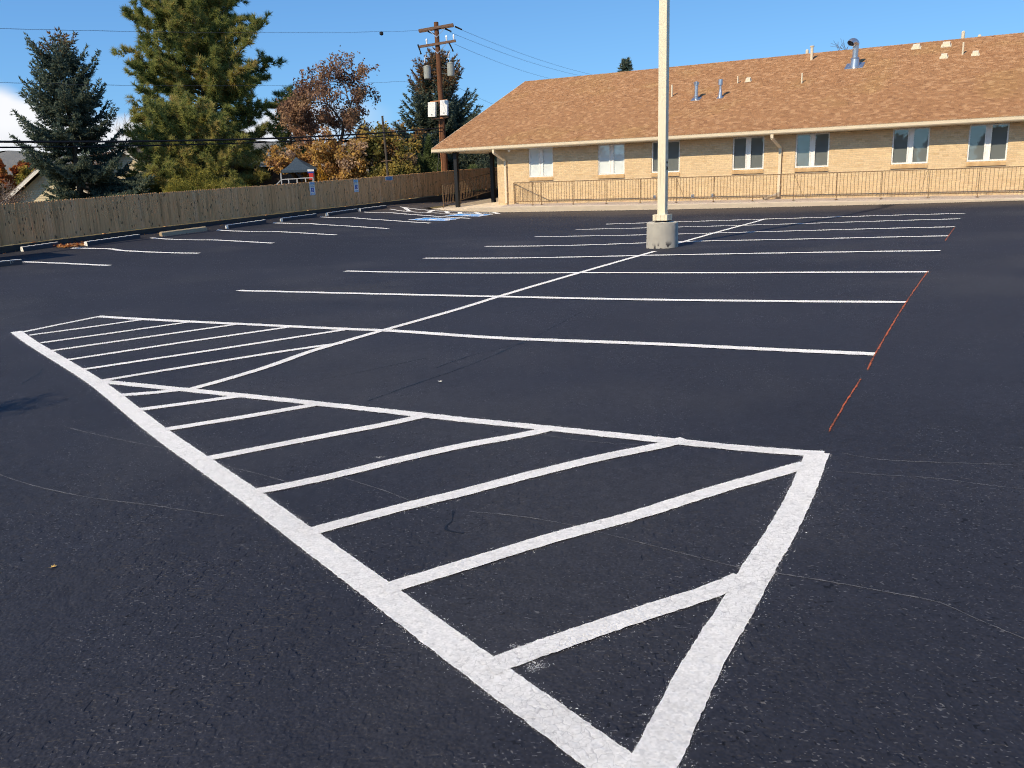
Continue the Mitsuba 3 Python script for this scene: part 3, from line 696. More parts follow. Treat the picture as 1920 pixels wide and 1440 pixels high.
# roof
RB1, RZ1 = 8.45, 6.87
RA0, RA1 = -22.37, 13.6
rz = lambda b: ROOF_Z0 + ROOF_S * (b - ROOF_B0)
mb = MB()
th = 0.09
mb.hexa([bw(a, b, z) for a, b, z in ((RA0, ROOF_B0, rz(ROOF_B0) - th), (RA1, ROOF_B0, rz(ROOF_B0) - th), (RA1, RB1, rz(RB1) - th), (RA0, RB1, rz(RB1) - th),
                                   (RA0, ROOF_B0, rz(ROOF_B0) - 0.015), (RA1, ROOF_B0, rz(ROOF_B0) - 0.015), (RA1, RB1, rz(RB1) - 0.015), (RA0, RB1, rz(RB1) - 0.015))])
bb = 2 * RB1 - ROOF_B0
mb.hexa([bw(a, b, z) for a, b, z in ((RA0, RB1 + 0.001, rz(RB1) - th), (RA1, RB1 + 0.001, rz(RB1) - th), (RA1, bb, rz(ROOF_B0) - th), (RA0, bb, rz(ROOF_B0) - th),
                                   (RA0, RB1 + 0.001, rz(RB1) - 0.015), (RA1, RB1 + 0.001, rz(RB1) - 0.015), (RA1, bb, rz(ROOF_B0) - 0.015), (RA0, bb, rz(ROOF_B0) - 0.015))])
ROOF = put('roof', mb, 'shingles', BLD)
EXP = 0.1315
tabs = []
row_n = int((RB1 - ROOF_B0) / EXP)
for r in range(row_n + 1):
    b0 = ROOF_B0 + r * EXP - 0.012
    b1 = min(b0 + EXP + 0.03, RB1)
    a = RA0 - rng.uniform(0, 0.2)
    while a < RA1:
        w_ = rng.choice([0.15, 0.17, 0.20, 0.26, 0.32])
        tabs.append((max(a, RA0 - 0.012), min(a + w_ - 0.004, RA1), b0, b1, rng.uniform(0.004, 0.017)))
        a += w_
tabs = np.array(tabs)


def tab_corners(sel):
    a0, a1, b0, b1, t = tabs[sel].T
    s0, s1 = rz(b0) - 0.012, rz(b1) - 0.012
    return np.stack([bw(a0, b0, s0), bw(a1, b0, s0), bw(a1, b1, s1 - 0.004), bw(a0, b1, s1 - 0.004), bw(a0, b0, s0 + 0.012 + t), bw(a1, b0, s0 + 0.012 + t), bw(a1, b1, s1 + 0.008), bw(a0, b1, s1 + 0.008)], 1)


TF = np.array([[4, 5, 6], [4, 6, 7], [0, 1, 5], [0, 5, 4], [1, 2, 6], [1, 6, 5], [3, 0, 4], [3, 4, 7]])
am = (tabs[:, 0] + tabs[:, 1]) / 2
cand = np.where((am < 0.3) & (tabs[:, 1] - tabs[:, 0] > 0.19))[0]
score = -am[cand] + 1.7 * (tabs[cand, 2] - ROOF_B0)
near = cand[np.argsort(score)[:300]]
rest = np.setdiff1d(np.arange(len(tabs)), near)
cv = tab_corners(rest)
put('shingle_field', (cv.reshape(-1, 3), (np.arange(len(rest))[:, None, None] * 8 + TF).reshape(-1, 3)), 'shingles', ROOF, kind='stuff')
for q in tab_corners(near):
    put('shingle', (q, TF), 'shingles', ROOF)
mb = MB()
a = RA0
while a < RA1:
    t = rng.uniform(0.012, 0.02)
    for s in (-1, 1):
        mb.hexa([bw(x, b, z) for x, b, z in ((a, RB1, RZ1 - 0.01), (a + 0.16, RB1, RZ1 - 0.01), (a + 0.16, RB1 + s * 0.15, RZ1 - 0.075), (a, RB1 + s * 0.15, RZ1 - 0.075),
                                            (a, RB1, RZ1 + 0.01 + t), (a + 0.16, RB1, RZ1 + 0.01), (a + 0.16, RB1 + s * 0.15, RZ1 - 0.045), (a, RB1 + s * 0.15, RZ1 - 0.035 + t * 0.5))])
    a += 0.14
put('ridge_cap', mb, 'shingles', ROOF)
# eaves
mb = MB()
mb.bbox(RA0 + 0.02, RA1, -0.74, -0.03, 3.065, 3.085)
mb.bbox(RA0 + 0.02, A0 - 0.05, -0.03, 17.6, 3.065, 3.085)
put('soffit', mb, 'soffit_paint', ROOF)
mb = MB()
gp = [(-0.74, 3.075), (-0.835, 3.075), (-0.865, 3.11), (-0.872, 3.205), (-0.885, 3.222), (-0.862, 3.226), (-0.85, 3.20), (-0.848, 3.12), (-0.82, 3.095), (-0.74, 3.095)]
gv_ = np.array([[bw(a, b, z) for b, z in gp] for a in (RA0, RA1)])
g = len(gp)
mb.add(gv_.reshape(-1, 3), [[j, (j + 1) % g, g + (j + 1) % g, g + j] for j in range(g)])
mb.bbox(RA0, RA1, -0.742, -0.72, 3.06, 3.20)
mb.bbox(RA0 - 0.012, RA0 + 0.012, -0.872, -0.74, 3.072, 3.22)
put('gutter', mb, 'cream_metal', ROOF, label='cream gutter along the front eave')
mb = MB()
mb.hexa([bw(a, b, z) for a, b, z in ((RA0 - 0.02, ROOF_B0, rz(ROOF_B0) - 0.19), (RA0, ROOF_B0, rz(ROOF_B0) - 0.19), (RA0, RB1, rz(RB1) - 0.19), (RA0 - 0.02, RB1, rz(RB1) - 0.19),
                                   (RA0 - 0.02, ROOF_B0, rz(ROOF_B0) + 0.012), (RA0, ROOF_B0, rz(ROOF_B0) + 0.012), (RA0, RB1, rz(RB1) + 0.012), (RA0 - 0.02, RB1, rz(RB1) + 0.012))])
put('rake_board', mb, 'cream_metal', ROOF)


def downpipe(a, foot):
    mb = MB()
    P = [bw(a - 0.17, -0.78, 3.10), bw(a - 0.17, -0.78, 2.93), bw(a, -0.075, 2.60), bw(a, -0.075, 0.86 if foot else 0.74)]
    w2, d2 = 0.05, 0.038
    for p, q in zip(P[:-1], P[1:]):
        mb.bar(p, q, 2 * w2, 2 * d2, up=(BN[0], BN[1], 0.001) if abs((q - p)[2]) > 0.15 else (0, 0, 1))
    for z in (2.35, 1.2):
        mb.bbox(a - 0.07, a + 0.07, -0.117, 0.0, z, z + 0.03)
    k = put('downpipe', mb, 'cream_metal', BLD, label='cream downpipe at the middle of the wall' if foot else 'cream downpipe next to the porch corner')
    if foot:
        m2 = MB()
        m2.tube([bw(a, -0.10, 0.90), bw(a - 0.16, -0.24, 0.84), bw(a - 0.45, -0.5, 0.72)], [0.055, 0.055, 0.06], 8, cap=False)
        m2.tube([bw(a, -0.10, 0.80), bw(a, -0.10, 0.93)], 0.06, 8)
        put('drain_spout', m2, 'concrete', k)


downpipe(-18.98, False)
downpipe(-7.02, True)
for k, a in enumerate((-12.05, -10.45, -9.62)):
    mb = MB(); mb.bbox(a, a + 0.11, -0.055, -0.003, 0.82, 0.95)
    put('outlet_box', mb, 'galvanised', BLD)
mb = MB()
mb.tube([bw(-18.62, -0.30, 3.064), bw(-18.62, -0.30, 3.03), bw(-18.62, -0.36, 2.99)], [0.06, 0.07, 0.05], 10)
put('eave_lamp', mb, 'white_vinyl', BLD)
# porch posts
for a, b in ((-21.42, -0.32), (-20.98, 2.2), (-21.5, 8.0)):
    mb = MB()
    w = bw(a, b, 0)
    mb.bbox(a - 0.085, a + 0.085, b - 0.085, b + 0.085, 0.45, 3.066)
    mb.bbox(a - 0.11, a + 0.11, b - 0.11, b + 0.11, 2.95, 3.064)
    put('porch_post', mb, 'black_paint', BLD)
# what stands on the roof: parts of it


def on_roof(a, b):
    return bw(a, b, rz(b))


def vent(name, a, b, h, r, mat, cap=None, cone=None, label=None):
    o = on_roof(a, b)
    mb = MB()
    up = np.array([0, 0, 1.])
    if cone:
        mb.tube([o - 0.1 * up, o + cone * h * up], [r * 2.1, r * 1.15], 14)
    mb.tube([o - 0.1 * up, o + h * up], r, 14)
    if cap == 'ring':
        mb.tube([o + 0.16 * h * up, o + 0.21 * h * up], r * 1.5, 14)
        mb.tube([o + 0.80 * h * up, o + 0.84 * h * up], r * 1.3, 14)
        for t in range(8):
            an = t * math.pi / 4
            e = np.array([math.cos(an), math.sin(an), 0]) * r * 1.25
            mb.tube([o + 0.86 * h * up + e, o + 1.0 * h * up + e * 1.15], r * 0.22, 5)
        mb.tube([o + 0.97 * h * up, o + 1.03 * h * up], r * 0.9, 12)
    if cap == 'can':
        mb.tube([o + 0.70 * h * up, o + 1.02 * h * up], r * 2.0, 14)
    if cap == 'lip':
        mb.tube([o + 0.93 * h * up, o + 1.0 * h * up], r * 1.5, 14)
    # flashing plate on the shingles
    s = 2.6 * r
    if mat == 'galvanised':
      mb.hexa([bw(a + x * s, b + y * s, rz(b + y * s) + z) for z in (0.012, 0.022) for x, y in ((-1, -1), (1, -1), (1, 1), (-1, 1))])
    put(name, mb, mat, ROOF, label=label, smooth=40)


vent('vent_pipe', -11.33, 3.26, 0.70, 0.075, 'galvanised', 'ring', label='silver vent pipe with a ring of tabs at its top')
vent('vent_pipe', -10.28, 3.23, 0.72, 0.048, 'galvanised', 'can', 0.45, label='silver vent pipe with a can-shaped cap and flared foot')
vent('vent_pipe', -10.01, 4.96, 0.30, 0.030, 'vent_cream')
vent('vent_pipe', -7.17, 4.26, 0.40, 0.034, 'vent_cream')
vent('vent_pipe', -7.40, 7.45, 0.58, 0.062, 'vent_cream', 'lip', label='pale vent pipe with a lip, near the ridge')
vent('vent_pipe', -1.39, 6.23, 0.46, 0.036, 'vent_cream')
vent('vent_pipe', -12.62, 3.87, 0.5, 0.040, 'vent_cream')
o = on_roof(-5.38, 5.97)
mb = MB()
mb.tube([o - np.array([0, 0, 0.1]), o + np.array([0, 0, 0.28])], [0.19, 0.165], 18)
mb.tube([o + np.array([0, 0, 0.28]), o + np.array([0, 0, 0.33])], [0.185, 0.15], 18)
side = np.array([-BU[0] * 0.55 - BN[0] * 0.83, -BU[1] * 0.55 - BN[1] * 0.83, 0])
arc = [o + np.array([0, 0, 0.30]), o + np.array([0, 0, 0.78])]
for t in np.radians(np.linspace(20, 150, 9)):
    arc.append(o + np.array([0, 0, 0.80 + 0.15 * math.sin(t)]) + side * (0.17 - 0.17 * math.cos(t)))
mb.tube(arc, [0.115, 0.12] + [0.15] * 9, 16, cap=False)
s = 0.36
mb.hexa([bw(-5.38 + x * s, 5.97 + y * s, rz(5.97 + y * s) + z) for z in (0.012, 0.022) for x, y in ((-1, -1), (1, -1), (1, 1), (-1, 1))])
GN = put('gooseneck_vent', mb, 'galvanised', ROOF, smooth=40, label='big silver hooked vent hood near the ridge')
mb = MB()
e = arc[-1] + (arc[-2] - arc[-1]) * 0.25
dd = (arc[-1] - arc[-2]) / np.linalg.norm(arc[-1] - arc[-2])
for k, (a, b, w_) in enumerate(((-9.59, 5.13, 0.17), (-3.21, 7.69, 0.24), (-2.04, 6.01, 0.20), (-2.07, 7.59, 0.25), (-0.93, 5.99, 0.19))):
    mb = MB()
    w_ *= 0.78
    mb.hexa([bw(a + x * w_, b + y * w_, rz(b + y * w_) + z) for z in (0.012, 0.024) for x, y in ((-1, -1), (1, -1), (1, 1), (-1, 1))])
    mb.hexa([bw(a + x * w_ * (0.8 if z < 0.1 else 0.7), b + y * w_ * (0.8 if z < 0.1 else 0.7), rz(b + y * w_ * 0.7) + z) for z in (0.022, 0.14) for x, y in ((-1, -1), (1, -1), (1, 1), (-1, 1))])
    put('roof_vent', mb, 'vent_cream', ROOF)
for a, b, h in ((-1.52, 8.75, 0.35), (-0.9, 8.6, 0.12), (-7.85, 8.8, 0.24)):
    mb = MB(); p = bw(a, b, RZ1 - 0.15); mb.tube([p, p + [0, 0, h + 0.1], p + [0, 0, h + 0.15]], [0.07, 0.07, 0.04], 10)
    put('vent_pipe', mb, 'vent_cream', ROOF)
# ---------------------------------------------------------------- railings
def railing(name, label, pts, post_at, bal_step, top_h, low_h, braces=()):
    """Iron railing along a polyline of world points (ground under it), with rails, posts and single balusters."""
    k = thing(name, label, 'railing')
    P = np.asarray(pts, float)
    s = np.concatenate([[0], np.cumsum(np.linalg.norm(np.diff(P[:, :2], axis=0), axis=1))])
    at = lambda t: np.stack([np.interp(t, s, P[:, q]) for q in range(3)], -1)
    for h, w in ((top_h, 0.022), (low_h, 0.038)):
        mb = MB()
        for p, q in zip(P[:-1], P[1:]):
            mb.bar(p + [0, 0, h], q + [0, 0, h], w, 0.030)
        put('rail', mb, 'rail_iron', k)
    for t in post_at(s[-1]):
        p = at(t)
        mb = MB().bar(p - [0, 0, 0.03], p + [0, 0, top_h + 0.005], 0.023, 0.023, up=(BU[0], BU[1], 0))
        mb.box(p + [0, 0, 0.012], [0.05, 0, 0], [0, 0.05, 0], [0, 0, 0.006])
        put('post', mb, 'rail_iron', k)
    for t in np.arange(bal_step / 2, s[-1], bal_step):
        p = at(t)
        dx = 0.004 * rng.normal()
        put('baluster', MB().bar(p + [0, 0, low_h], p + [dx, dx, top_h], 0.014, 0.014, up=(BU[0], BU[1], 0)), 'rail_iron', k)
    for t, d in braces:
        put('brace', MB().bar(at(t) + [0, 0, top_h - 0.03], at(t + d) + [0, 0, low_h], 0.014, 0.014, up=(BN[0], BN[1], 0)), 'rail_iron', k)
    return k


rb = -1.03
railing('iron_railing', 'long brown iron railing in front of the brick wall', [bw(-18.6, -0.06, 0.675)] + [bw(-17.14, rb, 0.675)] + [bw(a, rb, 0.675) for a in (-9, 2.6)],
        lambda L: [0.02, 1.755] + list(np.arange(1.755 + 0.43, L, 1.49)), 0.123, 0.945, 0.135, [(1.80, 0.36), (8.15, 0.33), (12.62, 0.34), (17.0, -0.18)])
railing('iron_railing', 'short dark railing beside the ramp under the porch roof', [bw(-21.75, b, 0.62 + 0.115 * (b + 1.0)) for b in (-1.05, 1.2, 5.5)], lambda L: np.arange(0.01, L, 1.5), 0.14, 1.0, 0.12)

# ---------------------------------------------------------------- light pole
PB = np.array([3.40, 18.50])
PZ = float(lot_z(*PB))
LP = thing('light_pole', 'square cream light pole on a round concrete footing', 'light pole')
mb = MB()
prof = [(0.0, -0.15), (0.345, -0.15), (0.345, 0.0), (0.338, 0.30), (0.335, 0.525), (0.318, 0.545), (0.0, 0.548)]
an = np.linspace(0, 2 * np.pi, 49)[:-1]
pv = np.array([[[PB[0] + r * math.cos(t) * (1 + 0.006 * math.sin(5 * t + z * 8)), PB[1] + r * math.sin(t), PZ + z + 0.006 * math.sin(3 * t) * (z > 0)] for t in an] for r, z in prof])
k_ = len(an)
mb.add(pv.reshape(-1, 3), [[i * k_ + j, i * k_ + (j + 1) % k_, (i + 1) * k_ + (j + 1) % k_, (i + 1) * k_ + j] for i in range(len(prof) - 1) for j in range(k_)])
put('concrete_footing', mb, 'base_concrete', LP, smooth=40)
ax = np.array([*SU, 0]); ay = np.array([-SU[1], SU[0], 0]); az = np.array([0, 0, 1.])
o = np.array([*PB, PZ])
mb = MB()
c = 0.008
for z0, z1, h in ((0.585, 0.71, 0.165),):
    mb.prism(sbox(-h, -h, h, h).buffer(-c).buffer(c, quad_segs=2), z0, z1, lambda v: o + v[:, :1] * ax + v[:, 1:2] * ay + v[:, 2:] * az)
put('base_cover', mb, 'pole_paint', LP)
mb = MB()
for sx in (-1, 1):
    for sy in (-1, 1):
        p = o + ax * 0.105 * sx + ay * 0.105 * sy
        mb.tube([p + az * 0.53, p + az * 0.60], 0.016, 8)
mb.box(o + az * 0.575, ax * 0.14, ay * 0.14, az * 0.009)
put('anchor_bolts', mb, 'rust_dark', LP)
mb = MB()
h = 0.088
mb.prism(sbox(-h, -h, h, h).buffer(-0.012).buffer(0.012, quad_segs=3), 0.70, 10.2, lambda v: o + v[:, :1] * ax + v[:, 1:2] * ay + v[:, 2:] * az)
put('shaft', mb, 'pole_paint', LP)
mb = MB()
for z, zz in ((1.46, 0.035), (1.58, 0.02)):
    mb.box(o + ax * (h + 0.008) + az * (PZ + z), ax * 0.008, ay * 0.02, az * zz)
put('hand_hole', mb, 'rust_dark', LP)
mb = MB()
mb.bar(o + az * 10.05, o + az * 10.05 + ay * 0.55, 0.07, 0.07)
mb.box(o + az * 10.05 + ay * 0.85, ax * 0.18, ay * 0.32, az * 0.09)
put('lamp_head', mb, 'pole_paint', LP)

# ---------------------------------------------------------------- fence, retaining timber, signs
FT = [13.0, 18.2, 25.1, 32.1, 38.35, 41.6, 47.0]
FZ0 = [0.33, 0.527, 0.740, 0.935, 1.170, 1.300, 1.44]
fz0 = lambda t: np.interp(t, FT, FZ0)
fz1 = lambda t: np.interp(t, [13.0, 18.4, 25.25, 32.2, 38.5, 41.7, 47.0], [1.545, 1.712, 1.900, 2.130, 2.374, 2.465, 2.60])
FE = thing('wooden_fence', 'low tan picket fence of tight vertical boards along the left of the car park', 'fence')
PITCH_F = 0.089
ts = np.arange(9.0, 47.0, PITCH_F)


def picket(t, r):
    w2, d = PITCH_F / 2 - 0.0025, 0.009
    s = r.normal(0, 0.0035)
    z0, z1 = fz0(t) + 0.02 + r.normal(0, 0.006), fz1(t) + r.normal(0, 0.008)
    lean = r.normal(0, 0.002)
    front = [(-w2, z0), (w2, z0), (w2, z1 - 0.022), (w2 - 0.02, z1), (-w2 + 0.02, z1), (-w2, z1 - 0.022)]
    v = [fw(t + x + (lean if z > z0 else 0), s - d, z) for x, z in front] + [fw(t + x + (lean if z > z0 else 0), s + d, z) for x, z in front]
    f = [[0, 1, 2], [0, 2, 5], [2, 3, 4], [2, 4, 5], [6, 8, 7], [6, 11, 8], [8, 10, 9], [8, 11, 10]]
    f += [x for j in range(6) for x in ([j, (j + 1) % 6 + 6, (j + 1) % 6], [j, j + 6, (j + 1) % 6 + 6])]
    return v, f


vis = [t for t in ts if t > 13.4][:300]
mb = MB()
for t in ts:
    v, f = picket(t, rng)
    if vis[0] <= t <= vis[-1]:
        put('picket', MB().add(v, f), 'fence_wood', FE)
    else:
        mb.add(v, f)
put('picket_row', mb, 'fence_wood', FE, kind='stuff')
for h in (0.25, 0.95):
    mb = MB()
    for t0, t1 in zip(np.arange(9, 47, 2.4), np.arange(9, 47, 2.4) + 2.4):
        mb.fbox(t0, t1, 0.012, 0.05, fz0(t0) + h, fz0(t0) + h + 0.085, fz0(t1) + h, fz0(t1) + h + 0.085)
    put('rail', mb, 'fence_wood', FE)
for t in np.arange(10.2, 47, 2.4):
    put('post', MB().fbox(t - 0.045, t + 0.045, 0.051, 0.14, fz0(t) - 0.5, fz1(t) - 0.05, fz0(t) - 0.5, fz1(t) - 0.05), 'fence_wood', FE)
RW = thing('retaining_edge', 'dark weathered timber edging under the picket fence', 'retaining wall')
seg = np.arange(9.0, 47.1, 2.4)
for t0, t1 in zip(seg[:-1], seg[1:]):
    zb = [float(lot_z(*(fw(t, -0.16, 0)[:2]))) - 0.2 for t in (t0, t1)]
    mb = MB()
    mb.fbox(t0 + 0.006, t1 - 0.006, -0.16 + rng.normal(0, 0.006), 0.03, zb[0], fz0(t0) - 0.005, zb[1], fz0(t1) - 0.005)
    put('timber', mb, 'old_timber', RW)


def fence_sign(name, label, t, z0, z1, w, build):
    k = thing(name, label, 'sign')
    mb = MB().fbox(t - w / 2, t + w / 2, -0.022, -0.0145, z0, z1, z0, z1)
    put('plate', mb, 'sign_white', k)
    build(k)
    return k


def on_fence(t, z, s=-0.0225):
    """Frame for lettering on the fence's face: x to the right as seen from the car park."""
    return lambda v: np.stack([fw(t + x, s - 0.0005 - q, z + y) for x, y, q in v])


def letter(k, text, height, t, z, mat):
    m = meshkit.text_mesh(text, height, 0.001, bold=True)
    v = np.array(m.vertices); v[:, 0] -= (v[:, 0].min() + v[:, 0].max()) / 2
    put('lettering', MB().add(on_fence(t, z)(v), m.faces), mat, k)


def draw(k, name, poly, t, z, size, mat, s=-0.0225):
    m = extrude(poly, 0.001, engine='earcut')
    v = np.array(m.vertices); v[:, :2] *= size
    put(name, MB().add(on_fence(t, z, s)(v), m.faces), mat, k)


for label, t, zt in (('nearer white and blue accessible parking sign on the fence', 27.22, 1.955), ('farther white and blue accessible parking sign on the fence', 30.05, 2.00)):
    def build(k, t=t, zt=zt):
        draw(k, 'header', sbox(-0.14, -0.045, 0.14, 0.045), t, zt - 0.06, 1.0, 'sign_pale_blue')
        letter(k, 'RESERVED', 0.038, t, zt - 0.155, 'sign_green')
        letter(k, 'PARKING', 0.038, t, zt - 0.21, 'sign_green')
        draw(k, 'blue_square', sbox(-0.5, -0.5, 0.5, 0.5), t, zt - 0.325, 0.175, 'sign_blue')
        draw(k, 'wheelchair_figure', wheelchair(), t, zt - 0.325, 0.155, 'sign_white', -0.0237)
        draw(k, 'lower_strip', sbox(-0.14, -0.025, 0.14, 0.025), t, zt - 0.50, 1.0, 'sign_pale_blue')
    fence_sign('accessible_parking_sign', label, t, zt - 0.545, zt, 0.31, build)


def build3(k):
    draw(k, 'panel', sbox(-0.5, -0.5, 0.5, 0.5).buffer(-0.03), 32.47, 2.02, 0.19, 'sign_pale_blue')
    draw(k, 'panel', sbox(-1.3, -0.42, 1.3, 0.42), 32.47, 2.02, 0.19, 'sign_pale_blue', -0.0230)
    for dz, w in ((0.03, 0.19), (-0.01, 0.21), (-0.05, 0.14)):
        draw(k, 'text_line', sbox(-w, -0.008, w, 0.008), 32.47, 2.02 + dz, 1.0, 'sign_blue', -0.0245)


fence_sign('blue_sign', 'wide pale blue sign at the top edge of the fence', 32.47, 1.93, 2.11, 0.56, build3)

# ---------------------------------------------------------------- wheel stops
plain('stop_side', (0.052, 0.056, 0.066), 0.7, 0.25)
textured('stop_paint', lambda p, n, uv: mix((0.78, 0.78, 0.76), (0.55, 0.54, 0.52), smoothstep(0.6, 0.8, fbm(p.x * 14, p.y * 14, p.z * 14, 3))), rough=0.6)
textured('stop_timber', lambda p, n, uv: mix((0.47, 0.38, 0.26), (0.34, 0.26, 0.17), fbm(p.x * 8, p.y * 8, p.z * 30, 3)), rough=0.85, spec=0.1)


def wheel_stop(p, q, label, kind='painted', length=None):
    k = thing('wheel_stop', label, 'wheel stop', 'wheel stops along the fence')
    p, q = np.asarray(p[:2], float), np.asarray(q[:2], float)
    t = (q - p) / np.linalg.norm(q - p)
    if length:
        p = q - t * length
    n_ = np.array([-t[1], t[0]])            # towards the fence
    zp, zq = float(lot_z(*p)), float(lot_z(*q))
    W, H = 0.155, 0.135
    P = lambda e, x, z: np.array([*(p * (1 - e) + q * e + n_ * x), (zp * (1 - e) + zq * e) + z])
    if kind == 'timber':                    # rolled back on its edge
        sec = [(0.0, 0.0), (0.13, 0.012), (0.175, 0.10), (0.10, 0.155), (0.03, 0.125)]
        mb = MB(); m_ = len(sec)
        mb.add([P(0, x, z) for x, z in sec] + [P(1, x, z) for x, z in sec] , [[j, (j + 1) % m_, m_ + (j + 1) % m_, m_ + j] for j in range(m_)])
        mb.add([P(0, x, z) for x, z in sec] + [P(1, x, z) for x, z in sec], [[0, 2, 1], [0, 3, 2], [0, 4, 3], [5, 6, 7], [5, 7, 8], [5, 8, 9]])
        put('block', mb, 'stop_timber', k)
        return k
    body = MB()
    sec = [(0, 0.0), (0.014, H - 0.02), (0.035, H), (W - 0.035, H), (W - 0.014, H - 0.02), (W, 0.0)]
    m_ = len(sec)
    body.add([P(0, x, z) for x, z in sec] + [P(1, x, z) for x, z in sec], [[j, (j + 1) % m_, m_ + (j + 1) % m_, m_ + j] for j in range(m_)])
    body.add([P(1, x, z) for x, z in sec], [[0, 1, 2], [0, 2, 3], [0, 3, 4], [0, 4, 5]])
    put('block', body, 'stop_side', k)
    pt = MB()
    L = np.linalg.norm(q - p)
    top = sec[2:4]
    e0, e1 = -0.003, 1.001
    pt.hexa([P(e, x, z) for z in (H - 0.004, H + 0.004) for e, x in ((e0, 0.026), (e1, 0.026), (e1, W - 0.026), (e0, W - 0.026))])
    pt.add([P(-0.004, x, z) for x, z in sec], [[0, 2, 1], [0, 3, 2], [0, 4, 3], [0, 5, 4]])
    put('paint', pt, 'stop_paint', k)
    if kind == 'broken':
        for e, w in ((0.86, 0.05), (0.885, 0.03), (0.6, 0.03)):
            b_ = MB(); v, f = blob(np.zeros(2), w, int(e * 100), 0, 9)
            v2 = np.array([P(e + 0.25 * a / L, -0.004, H - 0.035 + b) for a, b in v[:, :2]])
            b_.add(v2, f)
            put('chipped_patch', b_, 'concrete', k)
    return k


ws = PLAN['ws']
wheel_stop(ws[0][0], ws[0][1], 'chipped white-topped wheel stop at the left edge of the frame', 'broken', 2.0)
wheel_stop(PLAN['wsB'][0], PLAN['wsB'][1], 'tan-topped wheel stop tight against the fence, left of the orange leaves', 'painted')
wheel_stop(ws[1][0], ws[1][1], 'white-topped wheel stop just right of the orange leaves', 'painted')
wheel_stop(ws[2][0], ws[2][1], 'tan unpainted wheel stop rolled back on its edge', 'timber')
for q, lab in zip(ws[3:], ['first white-topped wheel stop right of the tan one', 'second white-topped wheel stop right of the tan one', 'third white-topped wheel stop right of the tan one', 'white-topped wheel stop farthest from the camera']):
    wheel_stop(q[0], q[1], lab)

# ---------------------------------------------------------------- leaves and scraps on the ground
mb = MB()
n_ = 420
u = rng.uniform(0, 1, n_)
c = np.array([-13.62, 25.75]) * (1 - u)[:, None] + np.array([-12.98, 26.45]) * u[:, None] + rng.normal(size=(n_, 2)) * [0.05, 0.05] + np.array(FN) * rng.uniform(-0.2, 0.16, n_)[:, None]
z = lot_z(c[:, 0], c[:, 1]) + np.abs(rng.normal(0, 0.03, n_)) + 0.01
cc3 = np.concatenate([c, z[:, None]], 1)
d1, d2 = rng.normal(size=(2, n_, 3)) * [1, 1, 0.5]
d1 *= 0.035 / np.linalg.norm(d1, axis=1, keepdims=True); d2 *= 0.028 / np.linalg.norm(d2, axis=1, keepdims=True)
col = np.array([[0.50, 0.17, 0.05], [0.60, 0.30, 0.10], [0.36, 0.11, 0.05], [0.66, 0.45, 0.25]])[rng.integers(0, 4, n_)]
mb.add(np.stack([cc3 - d1, cc3 + d2, cc3 + d1, cc3 - d2], 1).reshape(-1, 3), np.arange(4 * n_).reshape(-1, 4), np.repeat(col, 4, 0))
put('fallen_leaves', mb, 'leaves', kind='stuff', color=True, label='drift of orange fallen leaves against the fence edging', category='leaves')
n_ = 150
tt = rng.uniform(13.5, 40, n_)
c = np.array([FV * t + FN * (FB + s_) for t, s_ in zip(tt, -0.20 - np.abs(rng.exponential(0.25, n_)))])
z = lot_z(c[:, 0], c[:, 1]) + 0.012
cc3 = np.concatenate([c, z[:, None]], 1)
d1, d2 = rng.normal(size=(2, n_, 3)) * [1, 1, 0.3]
d1 *= 0.030 / np.linalg.norm(d1, axis=1, keepdims=True); d2 *= 0.022 / np.linalg.norm(d2, axis=1, keepdims=True)
m_ = MB().add(np.stack([cc3 - d1, cc3 + d2, cc3 + d1, cc3 - d2], 1).reshape(-1, 3), np.arange(4 * n_).reshape(-1, 4), np.repeat(np.array([[0.42, 0.2, 0.07], [0.5, 0.33, 0.12], [0.3, 0.14, 0.07]])[rng.integers(0, 3, n_)], 4, 0))
put('scattered_leaves', m_, 'leaves', kind='stuff', color=True, label='sparse brown leaves strewn along the foot of the fence', category='leaves')
plain('yellow_leaf', (0.66, 0.44, 0.14), 0.6, 0.2)


def flat_leaf(c, r, rot, name, label, mat):
    an = [(0, 1.25), (0.35, 0.5), (0.95, 0.62), (0.5, 0.08), (0.85, -0.45), (0.12, -0.42), (0.04, -1.3), (-0.04, -1.3), (-0.15, -0.4), (-0.8, -0.5), (-0.5, 0.1), (-0.95, 0.55), (-0.3, 0.5)]
    z0 = float(lot_z(*c))
    v = [[c[0] + r * (x * math.cos(rot) - y * math.sin(rot)), c[1] + r * (x * math.sin(rot) + y * math.cos(rot)), z0 + 0.006 + r * 0.5 * (x * x + 0.25 * y * y)] for x, y in an]
    v.append([c[0], c[1], z0 + 0.006])
    put(name, MB().add(v, [[13, i, (i + 1) % 13] for i in range(13)]), mat, label=label, category=label.split()[-1] if False else 'leaf')


flat_leaf(PLAN['leaf'][0], 0.016, -1.0, 'fallen_leaf', 'single small yellow leaf lying on the open asphalt', 'yellow_leaf')
flat_leaf(PLAN['leaf'][1], 0.022, 0.6, 'fallen_leaf', 'small pale leaf lying inside the first stall', 'house_white')

